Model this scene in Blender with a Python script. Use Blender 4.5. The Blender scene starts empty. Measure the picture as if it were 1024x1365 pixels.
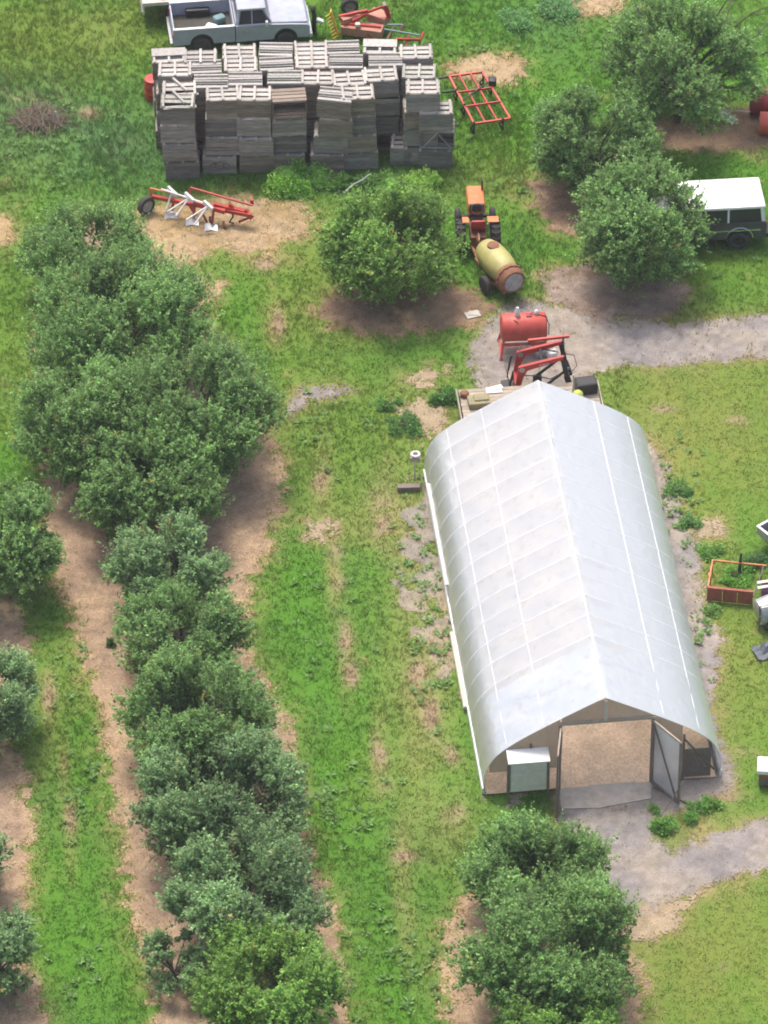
import bpy, math, random
import numpy as np
from mathutils import Vector, Matrix

R = math.radians
scene = bpy.context.scene
col = scene.collection

# ------------------------------------------------------------------ camera
PITCH, DIST, FOC = R(40), 190.0, 7600.0
CAM = np.array([0, -DIST * math.cos(PITCH), DIST * math.sin(PITCH)])
FW = np.array([0, math.cos(PITCH), -math.sin(PITCH)])
UP = np.array([0, math.sin(PITCH), math.cos(PITCH)])
cd = bpy.data.cameras.new('camera')
cam = bpy.data.objects.new('camera', cd); col.objects.link(cam)
cam.location = CAM
cam.rotation_euler = (R(50), 0, 0)
cd.sensor_fit = 'VERTICAL'; cd.sensor_height = 24
cd.lens = 24 * FOC / 1365.0
cd.clip_start = 1; cd.clip_end = 3000
scene.camera = cam

# ------------------------------------------------------------------ sky, sun, exposure
SUN_EL, SUN_AZ = 67, -22            # azimuth from +Y (away from the camera) towards +X
w = bpy.data.worlds.new('World'); scene.world = w; w.use_nodes = True
nt = w.node_tree
bg = nt.nodes['Background']
sky = nt.nodes.new('ShaderNodeTexSky'); sky.sky_type = 'NISHITA'; sky.sun_disc = False
sky.sun_elevation = R(SUN_EL); sky.sun_rotation = R(SUN_AZ)
sky.dust_density = 6.0; sky.air_density = 1.0; sky.ozone_density = 0.9
nt.links.new(sky.outputs[0], bg.inputs[0]); bg.inputs[1].default_value = 0.15
sl = bpy.data.lights.new('sun', 'SUN'); sl.energy = 1.35; sl.angle = R(12.0); sl.color = (1, .965, .90)
so = bpy.data.objects.new('sun', sl); col.objects.link(so)
sd = Vector((math.cos(R(SUN_EL)) * math.sin(R(SUN_AZ)), math.cos(R(SUN_EL)) * math.cos(R(SUN_AZ)), math.sin(R(SUN_EL))))
so.rotation_euler = (-sd).to_track_quat('-Z', 'Y').to_euler()
so.location = (0, 0, 60)
vs = scene.view_settings
vs.view_transform = 'Standard'; vs.look = 'None'; vs.exposure = 0.70; vs.gamma = 1
scene.render.engine = 'CYCLES'
scene.cycles.use_denoising = True
scene.cycles.filter_width = 1.9
scene.cycles.max_bounces = 8
scene.cycles.transparent_max_bounces = 8

# ------------------------------------------------------------------ survey helper: photo mark -> ground metres
def P(u, v, z=0.0):
    d = FW + np.array([1., 0, 0]) * (u - 512) / FOC - UP * (v - 682.5) / FOC
    return Vector(CAM + d * ((z - CAM[2]) / d[2]))
def PV(x, y):                         # ground metres -> survey marks (vectorised)
    rx = x; ry = y - CAM[1]; rz = -CAM[2]
    k = ry * FW[1] + rz * FW[2]
    return 512 + FOC * rx / k, 682.5 - FOC * (ry * UP[1] + rz * UP[2]) / k

# ------------------------------------------------------------------ noise
NT_ = {}
def vnoise(x, y, seed):
    T = NT_.get(seed)
    if T is None: T = NT_[seed] = np.random.RandomState(seed).rand(256, 256)
    xi = np.floor(x).astype(int); yi = np.floor(y).astype(int)
    fx = x - xi; fy = y - yi
    fx = fx * fx * (3 - 2 * fx); fy = fy * fy * (3 - 2 * fy)
    g = lambda a, b: T[a % 256, b % 256]
    return (g(xi, yi) * (1 - fx) + g(xi + 1, yi) * fx) * (1 - fy) + (g(xi, yi + 1) * (1 - fx) + g(xi + 1, yi + 1) * fx) * fy
def fbm(x, y, scale, seed, octs=4):
    s = 0; a = .5; t = 0
    for o in range(octs):
        s = s + a * vnoise(x / scale * 2 ** o + 31.7 * o, y / scale * 2 ** o + 17.3 * o, seed + o); t += a; a *= .5
    return s / t                      # 0..1, mean .5

# ------------------------------------------------------------------ materials
MATS = {}
def mat(name, c, rough=.6, metal=0., var=.15, scale=6., c2=None, amt=.5, bump=0., stretch=(1, 1, 1), thr=None):
    """plain paint / wood / metal: base colour with noise variation and a second worn colour"""
    if name in MATS: return MATS[name]
    m = bpy.data.materials.new(name); m.use_nodes = True
    n = m.node_tree; b = n.nodes['Principled BSDF']
    b.inputs['Roughness'].default_value = rough; b.inputs['Metallic'].default_value = metal
    tc = n.nodes.new('ShaderNodeTexCoord'); mp = n.nodes.new('ShaderNodeMapping')
    oi = n.nodes.new('ShaderNodeObjectInfo')
    ad = n.nodes.new('ShaderNodeVectorMath'); ad.operation = 'ADD'
    sc_ = n.nodes.new('ShaderNodeVectorMath'); sc_.operation = 'SCALE'; sc_.inputs['Scale'].default_value = 37.
    cx = n.nodes.new('ShaderNodeCombineXYZ')
    for i in range(3): n.links.new(oi.outputs['Random'], cx.inputs[i])
    n.links.new(cx.outputs[0], sc_.inputs[0])
    n.links.new(tc.outputs['Object'], ad.inputs[0]); n.links.new(sc_.outputs[0], ad.inputs[1])
    n.links.new(ad.outputs[0], mp.inputs[0]); mp.inputs['Scale'].default_value = stretch
    nz = n.nodes.new('ShaderNodeTexNoise'); nz.inputs['Scale'].default_value = scale; nz.inputs['Detail'].default_value = 5
    n.links.new(mp.outputs[0], nz.inputs['Vector'])
    rp = n.nodes.new('ShaderNodeValToRGB')
    lo, hi = (.3, .7) if thr is None else thr
    rp.color_ramp.elements[0].position = lo; rp.color_ramp.elements[1].position = hi
    n.links.new(nz.outputs[0], rp.inputs[0])
    d = c2 if c2 is not None else tuple(k * (1 - var * 2) for k in c)
    rp.color_ramp.elements[0].color = (*[c[i] * (1 - amt) + d[i] * amt if c2 is None else d[i] for i in range(3)], 1)
    rp.color_ramp.elements[1].color = (*c, 1)
    hs = n.nodes.new('ShaderNodeHueSaturation')
    mr = n.nodes.new('ShaderNodeMapRange'); mr.inputs['To Min'].default_value = 1 - var; mr.inputs['To Max'].default_value = 1 + var
    n.links.new(oi.outputs['Random'], mr.inputs[0]); n.links.new(mr.outputs[0], hs.inputs['Value'])
    n.links.new(rp.outputs[0], hs.inputs['Color']); n.links.new(hs.outputs[0], b.inputs['Base Color'])
    if bump:
        bp = n.nodes.new('ShaderNodeBump'); bp.inputs['Strength'].default_value = bump; bp.inputs['Distance'].default_value = .02
        n.links.new(nz.outputs[0], bp.inputs['Height']); n.links.new(bp.outputs[0], b.inputs['Normal'])
    MATS[name] = m
    return m

def leaf_mat(name, trans=.35, rough=.55, gloss=.25):
    m = bpy.data.materials.new(name); m.use_nodes = True
    n = m.node_tree; b = n.nodes['Principled BSDF']; out = n.nodes['Material Output']
    at = n.nodes.new('ShaderNodeAttribute'); at.attribute_name = 'col'
    n.links.new(at.outputs['Color'], b.inputs['Base Color'])
    b.inputs['Roughness'].default_value = rough; b.inputs['Specular IOR Level'].default_value = gloss
    tr = n.nodes.new('ShaderNodeBsdfTranslucent')
    hs = n.nodes.new('ShaderNodeHueSaturation'); hs.inputs['Value'].default_value = 1.25; hs.inputs['Hue'].default_value = .485
    n.links.new(at.outputs['Color'], hs.inputs['Color']); n.links.new(hs.outputs[0], tr.inputs['Color'])
    mx = n.nodes.new('ShaderNodeMixShader'); mx.inputs[0].default_value = trans
    n.links.new(b.outputs[0], mx.inputs[1]); n.links.new(tr.outputs[0], mx.inputs[2]); n.links.new(mx.outputs[0], out.inputs[0])
    return m

def ground_mat(name, fine=22., amt=.35, spec=.15, bump=.4, speck=0.):
    m = bpy.data.materials.new(name); m.use_nodes = True
    n = m.node_tree; b = n.nodes['Principled BSDF']
    b.inputs['Roughness'].default_value = .95; b.inputs['Specular IOR Level'].default_value = spec
    at = n.nodes.new('ShaderNodeAttribute'); at.attribute_name = 'col'
    tc = n.nodes.new('ShaderNodeTexCoord')
    nz = n.nodes.new('ShaderNodeTexNoise'); nz.inputs['Scale'].default_value = fine; nz.inputs['Detail'].default_value = 6
    nz.inputs['Roughness'].default_value = .7
    n.links.new(tc.outputs['Object'], nz.inputs['Vector'])
    mr = n.nodes.new('ShaderNodeMapRange'); mr.inputs['From Min'].default_value = .3; mr.inputs['From Max'].default_value = .7
    mr.inputs['To Min'].default_value = 1 - amt; mr.inputs['To Max'].default_value = 1 + amt
    n.links.new(nz.outputs[0], mr.inputs[0])
    hs = n.nodes.new('ShaderNodeHueSaturation')
    n.links.new(at.outputs['Color'], hs.inputs['Color']); n.links.new(mr.outputs[0], hs.inputs['Value'])
    last = hs.outputs[0]
    if speck:
        vo = n.nodes.new('ShaderNodeTexVoronoi'); vo.inputs['Scale'].default_value = 16
        n.links.new(tc.outputs['Object'], vo.inputs['Vector'])
        mp = n.nodes.new('ShaderNodeMapRange'); mp.inputs['To Min'].default_value = 1 - speck; mp.inputs['To Max'].default_value = 1 + speck
        n.links.new(vo.outputs['Color'], mp.inputs[0])
        h2 = n.nodes.new('ShaderNodeHueSaturation'); n.links.new(last, h2.inputs['Color']); n.links.new(mp.outputs[0], h2.inputs['Value'])
        last = h2.outputs[0]
    n.links.new(last, b.inputs['Base Color'])
    bp = n.nodes.new('ShaderNodeBump'); bp.inputs['Strength'].default_value = bump; bp.inputs['Distance'].default_value = .04
    n.links.new(nz.outputs[0], bp.inputs['Height']); n.links.new(bp.outputs[0], b.inputs['Normal'])
    return m

def film_mat(name, c, dif, tra, transp, rough=.25, c2=None):
    m = bpy.data.materials.new(name); m.use_nodes = True
    n = m.node_tree; out = n.nodes['Material Output']; n.nodes.remove(n.nodes['Principled BSDF'])
    tc = n.nodes.new('ShaderNodeTexCoord')
    nz = n.nodes.new('ShaderNodeTexNoise'); nz.inputs['Scale'].default_value = .9; nz.inputs['Detail'].default_value = 5
    n.links.new(tc.outputs['Object'], nz.inputs['Vector'])
    rp = n.nodes.new('ShaderNodeValToRGB'); rp.color_ramp.elements[0].position = .35; rp.color_ramp.elements[1].position = .62
    rp.color_ramp.elements[0].color = (*(c2 or tuple(k * .93 for k in c)), 1); rp.color_ramp.elements[1].color = (*c, 1)
    n.links.new(nz.outputs[0], rp.inputs[0])
    mg = n.nodes.new('ShaderNodeMapping'); mg.inputs['Scale'].default_value = (1.2, 1.0, .25); n.links.new(tc.outputs['Object'], mg.inputs[0])
    ng = n.nodes.new('ShaderNodeTexNoise'); ng.inputs['Scale'].default_value = 2.6; ng.inputs['Detail'].default_value = 8; ng.inputs['Roughness'].default_value = .65
    n.links.new(mg.outputs[0], ng.inputs['Vector'])
    rg = n.nodes.new('ShaderNodeMapRange'); rg.inputs['From Min'].default_value = .52; rg.inputs['From Max'].default_value = .78; rg.inputs['To Max'].default_value = .55
    n.links.new(ng.outputs[0], rg.inputs[0])
    mxg = n.nodes.new('ShaderNodeMixRGB'); mxg.inputs[2].default_value = (c[0] * .66, c[1] * .65, c[2] * .62, 1)
    n.links.new(rg.outputs[0], mxg.inputs[0]); n.links.new(rp.outputs[0], mxg.inputs[1]); rp = mxg
    bw = n.nodes.new('ShaderNodeBump'); bw.inputs['Strength'].default_value = .35; bw.inputs['Distance'].default_value = .05
    nw = n.nodes.new('ShaderNodeTexNoise'); nw.inputs['Scale'].default_value = 3.5; nw.inputs['Detail'].default_value = 4
    n.links.new(tc.outputs['Object'], nw.inputs['Vector']); n.links.new(nw.outputs[0], bw.inputs['Height'])
    a = n.nodes.new('ShaderNodeBsdfDiffuse'); t = n.nodes.new('ShaderNodeBsdfTranslucent'); x = n.nodes.new('ShaderNodeBsdfTransparent')
    g = n.nodes.new('ShaderNodeBsdfGlossy'); g.inputs['Roughness'].default_value = rough; n.links.new(bw.outputs[0], g.inputs['Normal']); n.links.new(bw.outputs[0], a.inputs['Normal'])
    n.links.new(rp.outputs[0], a.inputs[0]); n.links.new(rp.outputs[0], t.inputs[0])
    m1 = n.nodes.new('ShaderNodeMixShader'); m1.inputs[0].default_value = tra / (dif + tra)
    n.links.new(a.outputs[0], m1.inputs[1]); n.links.new(t.outputs[0], m1.inputs[2])
    m2 = n.nodes.new('ShaderNodeMixShader'); m2.inputs[0].default_value = transp
    n.links.new(m1.outputs[0], m2.inputs[1]); n.links.new(x.outputs[0], m2.inputs[2])
    fr = n.nodes.new('ShaderNodeFresnel'); fr.inputs[0].default_value = 1.18
    m3 = n.nodes.new('ShaderNodeMixShader'); n.links.new(fr.outputs[0], m3.inputs[0])
    n.links.new(m2.outputs[0], m3.inputs[1]); n.links.new(g.outputs[0], m3.inputs[2])
    n.links.new(m3.outputs[0], out.inputs[0])
    return m

M_leaf = leaf_mat('leaf', .45)
M_grass = leaf_mat('grass_blade', .3, .6, .15)
M_litter = leaf_mat('straw_litter', .05, .8, .1)
M_ground = ground_mat('ground_turf')
M_gravel = ground_mat('gravel', 30, .22, .2, .5, .13)
M_soil = ground_mat('bare_soil', 14, .3, .1, .6, .08)
M_film = film_mat('greenhouse_film', (.785, .82, .855), .45, .55, .07, .55, (.70, .76, .83))  # bluish second colour paints patches of sky reflection into the film
M_dirtyfilm = film_mat('dirty_film', (.42, .36, .29), .6, .4, .18, .35, (.33, .28, .22))
M_doorfilm = film_mat('door_film', (.62, .62, .64), .6, .4, .1, .3, (.52, .51, .52))
M_bark = mat('bark', (.12, .09, .07), .9, 0, .15, 12, (.07, .055, .045), bump=.5)
M_dead = mat('dead_wood', (.30, .26, .22), .9, 0, .15, 12, (.18, .15, .13))
M_binwood = mat('weathered_grey_wood', (.40, .355, .32), .9, 0, .24, 5, (.22, .19, .165), stretch=(.6, 5, 5), bump=.3)
M_bintop = mat('sun_bleached_wood', (.47, .44, .40), .9, 0, .16, 5, (.30, .275, .245), stretch=(5, 1.2, 5), bump=.3, thr=(.25, .55))
M_plank = mat('pale_plank', (.46, .40, .31), .85, 0, .1, 5, (.30, .25, .19), stretch=(1, 6, 6))
M_ply = mat('plywood', (.42, .33, .22), .8, 0, .1, 4, (.30, .23, .15))
M_red = mat('red_paint', (.52, .045, .035), .45, 0, .08, 7, (.36, .04, .03))
M_tankred = mat('faded_red_tank_paint', (.60, .10, .07), .5, 0, .05, 4, (.48, .07, .05))
M_darkred = mat('maroon_paint', (.33, .035, .05), .45, 0, .08, 5, (.25, .03, .035))
M_orange = mat('orange_paint', (.72, .25, .075), .6, 0, .06, 7, (.45, .16, .07))
M_rust = mat('rusty_steel', (.32, .15, .08), .85, 0, .15, 8, (.20, .09, .05))
M_rustred = mat('rusty_red_sheet', (.40, .12, .075), .75, 0, .1, 7, (.27, .085, .055))
M_pinkrust = mat('faded_pink_deck', (.55, .26, .18), .75, 0, .1, 6, (.42, .2, .14))
M_yellow = mat('yellow_tank', (.55, .50, .17), .5, 0, .05, 5, (.40, .36, .15))
M_yellowpaint = mat('yellow_paint', (.70, .42, .05), .55, 0, .05, 6, (.5, .28, .04))
M_black = mat('black_steel', (.025, .025, .028), .5, 0, .2, 8)
M_tyre = mat('tyre_rubber', (.035, .034, .036), .85, 0, .2, 9, (.06, .055, .05))
M_rim = mat('dull_rim', (.35, .33, .32), .55, .3, .1, 8, (.24, .2, .17))
M_white = mat('white_paint', (.78, .78, .77), .5, 0, .04, 5, (.68, .67, .65))
M_cream = mat('cream_paint', (.58, .54, .46), .55, 0, .05, 5, (.52, .47, .40))
M_silver = mat('silver_car_paint', (.44, .465, .53), .6, 0, .03, 3, (.35, .375, .44))
M_carwhite = mat('white_car_roof', (.82, .82, .83), .35, 0, .03, 3, (.75, .75, .76))
M_cargrey = mat('dark_grey_car_paint', (.085, .085, .095), .4, 0, .05, 4, (.06, .06, .068))
M_glass = mat('car_glass', (.03, .035, .045), .08, 0, .05, 4)
M_chrome = mat('chrome', (.6, .6, .62), .25, .8, .05, 5)
M_galv = mat('galvanised_steel', (.42, .44, .45), .45, .4, .08, 6, (.33, .34, .35))
M_share = mat('polished_plough_steel', (.62, .63, .64), .4, .2, .05, 6, (.42, .4, .38))
M_green = mat('green_plastic', (.03, .25, .11), .5, 0, .08, 5)
M_teal = mat('faded_blue_green_paint', (.16, .27, .27), .6, 0, .1, 8)
M_lampred = mat('red_lens', (.45, .02, .02), .25, 0, .05, 5)
M_concrete = mat('concrete', (.50, .43, .36), .9, 0, .05, 4, (.36, .31, .26), bump=.2)
M_moss = mat('yellow_moss', (.36, .31, .12), .95, 0, .1, 5, (.25, .23, .19))
M_louvre = mat('fan_louvre', (.74, .72, .62), .6, 0, .04, 5, (.62, .6, .52))
M_framewood = mat('grey_frame_wood', (.22, .18, .15), .9, 0, .12, 7, (.15, .12, .10), stretch=(3, 3, .6))
M_bedliner = mat('dirty_bed_floor', (.06, .065, .055), .9, 0, .1, 4, (.10, .085, .06))
M_tarp = mat('slate_tarp', (.16, .18, .20), .7, 0, .1, 4, (.10, .11, .13))
M_whitepipe = mat('white_pipe', (.80, .81, .82), .4, 0, .03, 6)
M_ball = mat('lime_plastic', (.50, .58, .10), .5, 0, .05, 5)
M_pinkseat = mat('pink_vinyl', (.50, .36, .38), .6, 0, .05, 5, (.42, .28, .3))
M_purple = mat('dark_plum_vinyl', (.14, .06, .12), .5, 0, .05, 5)

# ------------------------------------------------------------------ mesh helpers
def tag(o, label=None, cat=None, group=None, kind=None):
    if label: o['label'] = label
    if cat: o['category'] = cat
    if group: o['group'] = group
    if kind: o['kind'] = kind
    return o
def empty(name, loc, rz=0, label=None, cat=None, group=None):
    o = bpy.data.objects.new(name, None); col.objects.link(o)
    o.location = loc; o.rotation_euler = (0, 0, rz); o.empty_display_size = .2
    return tag(o, label, cat, group)
def link(name, me, parent=None, m=None):
    o = bpy.data.objects.new(name, me); col.objects.link(o)
    if parent is not None: o.parent = parent
    if m is not None and not me.materials: me.materials.append(m)
    return o
def np_mesh(name, V, F, colr=None, smooth=False):
    V = np.asarray(V, np.float32); F = np.asarray(F, np.int32); k = F.shape[1]
    me = bpy.data.meshes.new(name)
    me.vertices.add(len(V)); me.vertices.foreach_set('co', V.ravel())
    me.loops.add(F.size); me.loops.foreach_set('vertex_index', F.ravel())
    me.polygons.add(len(F)); me.polygons.foreach_set('loop_start', np.arange(0, F.size, k, dtype=np.int32))
    me.polygons.foreach_set('loop_total', np.full(len(F), k, np.int32))
    if smooth: me.polygons.foreach_set('use_smooth', np.ones(len(F), bool))
    me.update(calc_edges=True)
    if colr is not None:
        a = me.attributes.new('col', 'FLOAT_COLOR', 'POINT')
        c = np.ones((len(V), 4), np.float32); c[:, :3] = colr
        a.data.foreach_set('color', c.ravel())
    return me
def frame_of(d):
    d = Vector(d).normalized()
    s = d.cross(Vector((0, 0, 1)))
    if s.length < 1e-4: s = Vector((1, 0, 0))
    s.normalize(); return d, s, s.cross(d).normalized()
class MB:
    def __init__(s): s.v = []; s.f = []; s.sm = []
    def add(s, vs, fs, smooth=False):
        o = len(s.v); s.v += [tuple(q) for q in vs]; s.f += [tuple(i + o for i in f) for f in fs]; s.sm += [smooth] * len(fs)
        return s
    def hexa(s, q): return s.add(q, [(0, 3, 2, 1), (4, 5, 6, 7), (0, 1, 5, 4), (1, 2, 6, 5), (2, 3, 7, 6), (3, 0, 4, 7)])
    def box(s, c, d, rz=0, rx=0, ry=0):
        M = Matrix.Rotation(rz, 3, 'Z') @ Matrix.Rotation(ry, 3, 'Y') @ Matrix.Rotation(rx, 3, 'X'); c = Vector(c)
        return s.hexa([c + M @ Vector((x * d[0] / 2, y * d[1] / 2, z * d[2] / 2)) for z in (-1, 1) for x, y in ((-1, -1), (1, -1), (1, 1), (-1, 1))])
    def rbox(s, c, d, b=.05, rz=0, rx=0, ry=0, n=3):
        """box with rounded upright edges and a softened top and bottom rim"""
        M = Matrix.Rotation(rz, 3, 'Z') @ Matrix.Rotation(ry, 3, 'Y') @ Matrix.Rotation(rx, 3, 'X'); c = Vector(c)
        hx, hy, hz = d[0] / 2, d[1] / 2, d[2] / 2; b = min(b, hx * .95, hy * .95, hz * .95)
        rings = [(-hz, b), (-hz + b * .3, b * .3), (-hz + b, 0), (hz - b, 0), (hz - b * .3, b * .3), (hz, b)]
        vs = []
        for z, ins in rings:
            for cx, cy, a0 in ((1, 1, 0), (-1, 1, 90), (-1, -1, 180), (1, -1, 270)):
                for i in range(n + 1):
                    a = R(a0 + 90 * i / n); r = b - ins * .999
                    vs.append(c + M @ Vector((cx * (hx - b) + r * math.cos(a), cy * (hy - b) + r * math.sin(a), z)))
        k = 4 * (n + 1); fs = []
        for j in range(len(rings) - 1):
            for i in range(k): fs.append((j * k + i, j * k + (i + 1) % k, (j + 1) * k + (i + 1) % k, (j + 1) * k + i))
        fs.append(tuple(range(k - 1, -1, -1))); fs.append(tuple((len(rings) - 1) * k + i for i in range(k)))
        return s.add(vs, fs, True)
    def bar(s, a, b, wd, ht=None, up=None):
        ht = wd if ht is None else ht; a = Vector(a); b = Vector(b)
        d, sd_, u = frame_of(b - a)
        if up is not None:
            u = Vector(up); u = (u - d * u.dot(d)).normalized(); sd_ = d.cross(u)
        return s.hexa([q + sd_ * x * wd / 2 + u * z * ht / 2 for q in (a, b) for x, z in ((-1, -1), (1, -1), (1, 1), (-1, 1))])
    def tube(s, a, b, r, r2=None, n=8): return s.path([a, b], [r, r if r2 is None else r2], n)
    def path(s, pts, rr, n=8):
        pts = [Vector(p) for p in pts]
        if not hasattr(rr, '__len__'): rr = [rr] * len(pts)
        vs = []
        ref = None
        for i, p in enumerate(pts):
            d = (pts[min(i + 1, len(pts) - 1)] - pts[max(i - 1, 0)]).normalized()
            if ref is None: _, ref, u = frame_of(d)
            ref = (ref - d * ref.dot(d)).normalized(); u = ref.cross(d)
            for k in range(n):
                a = 2 * math.pi * k / n; vs.append(p + (ref * math.cos(a) + u * math.sin(a)) * rr[i])
        fs = []
        for i in range(len(pts) - 1):
            for k in range(n): fs.append((i * n + k, i * n + (k + 1) % n, (i + 1) * n + (k + 1) % n, (i + 1) * n + k))
        fs.append(tuple(range(n - 1, -1, -1))); fs.append(tuple((len(pts) - 1) * n + k for k in range(n)))
        return s.add(vs, fs, True)
    def lathe(s, c, axis, prof, n=20):
        """prof: (distance along axis, radius)"""
        c = Vector(c); d, a, b = frame_of(axis); vs = []; fs = []
        for t, r in prof:
            for k in range(n):
                q = 2 * math.pi * k / n; vs.append(c + d * t + (a * math.cos(q) + b * math.sin(q)) * max(r, .001))
        for i in range(len(prof) - 1):
            for k in range(n): fs.append((i * n + k, (i + 1) * n + k, (i + 1) * n + (k + 1) % n, i * n + (k + 1) % n))
        fs.append(tuple(range(n))); fs.append(tuple((len(prof) - 1) * n + k for k in range(n - 1, -1, -1)))
        return s.add(vs, fs, True)
    def ring(s, c, axis, R_, r, n=24, m=8):
        c = Vector(c); d, a, b = frame_of(axis); vs = []; fs = []
        for i in range(n):
            q = 2 * math.pi * i / n; e = a * math.cos(q) + b * math.sin(q)
            for j in range(m):
                t = 2 * math.pi * j / m; vs.append(c + e * (R_ + r * math.cos(t)) + d * r * math.sin(t))
        for i in range(n):
            for j in range(m): fs.append((i * m + j, ((i + 1) % n) * m + j, ((i + 1) % n) * m + (j + 1) % m, i * m + (j + 1) % m))
        return s.add(vs, fs, True)
    def prism(s, poly, y0, y1):
        """outline in x,z extruded along y"""
        n = len(poly); vs = [(x, y0, z) for x, z in poly] + [(x, y1, z) for x, z in poly]
        fs = [tuple(range(n)), tuple(range(2 * n - 1, n - 1, -1))] + [(i, i + n, (i + 1) % n + n, (i + 1) % n) for i in range(n)]
        return s.add(vs, fs)
    def mesh(s, name):
        me = bpy.data.meshes.new(name); me.from_pydata(s.v, [], s.f)
        me.polygons.foreach_set('use_smooth', s.sm); me.update()
        if any(s.sm):
            try: me.set_sharp_from_angle(angle=R(40))
            except Exception: pass
        return me
    def build(s, name, m, parent=None):
        me = s.mesh(name); me.materials.append(m)
        return link(name, me, parent)

def wheel(parent, c, axis, r, wd, rim_m=None, name='wheel', lug=False):
    t = MB(); h = wd / 2
    t.lathe(c, axis, [(-h, r * .62), (-h, r * .86), (-h * .75, r * .97), (-h * .3, r), (h * .3, r), (h * .75, r * .97), (h, r * .86), (h, r * .62), (h * .6, r * .58), (-h * .6, r * .58)], 22)
    if lug:
        d, a, b = frame_of(axis)
        for k in range(18):
            q = 2 * math.pi * k / 18; e = a * math.cos(q) + b * math.sin(q); e2 = a * math.cos(q + .12) + b * math.sin(q + .12)
            for sg in (-1, 1):
                t.bar(Vector(c) + e * r * 1.0 + d * sg * .02, Vector(c) + e2 * r * .99 + d * sg * h * .95, .05, .05)
    o = t.build(name, M_tyre, parent)
    rm = MB().lathe(c, axis, [(-h * .72, .01), (-h * .72, r * .2), (-h * .45, r * .25), (-h * .5, r * .5), (-h * .9, r * .61), (h * .9, r * .61), (h * .5, r * .5), (h * .45, r * .25), (h * .72, r * .2), (h * .72, .01)], 18)
    rm.build('rim', rim_m or M_rim, o)
    return o

# ------------------------------------------------------------------ ground zones
def poly_sdf(x, y, poly):
    d = np.full(x.shape, 1e9); ins = np.zeros(x.shape, bool); n = len(poly)
    for i in range(n):
        ax, ay = poly[i]; bx, by = poly[(i + 1) % n]
        ex, ey = bx - ax, by - ay; px, py = x - ax, y - ay
        t = np.clip((px * ex + py * ey) / (ex * ex + ey * ey + 1e-9), 0, 1)
        d = np.minimum(d, (px - ex * t) ** 2 + (py - ey * t) ** 2)
        c = ((ay > y) != (by > y)) & (x < ex * (y - ay) / (ey + 1e-12) + ax)
        ins ^= c
    d = np.sqrt(d); return np.where(ins, -d, d)
class Zone:
    def __init__(s, name, marks, kind, amp=.35, seed=1, jag=.9):
        s.name = name; s.kind = kind; s.amp = amp; s.seed = seed; s.jag = jag
        s.poly = [tuple(P(u, v)[:2]) for u, v in marks]
    def sdf(s, x, y):
        k = 1.0 if s.kind != 'gravel' else .5
        return poly_sdf(x, y, s.poly) + s.amp * 2 * (fbm(x, y, s.jag, s.seed, 4) - .5) + k * .9 * (fbm(x, y, .32, s.seed + 7, 3) - .5)
def ell(u, v, ru, rv, n=18): return [(u + ru * math.cos(2 * math.pi * k / n), v + rv * math.sin(2 * math.pi * k / n)) for k in range(n)]
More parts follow.
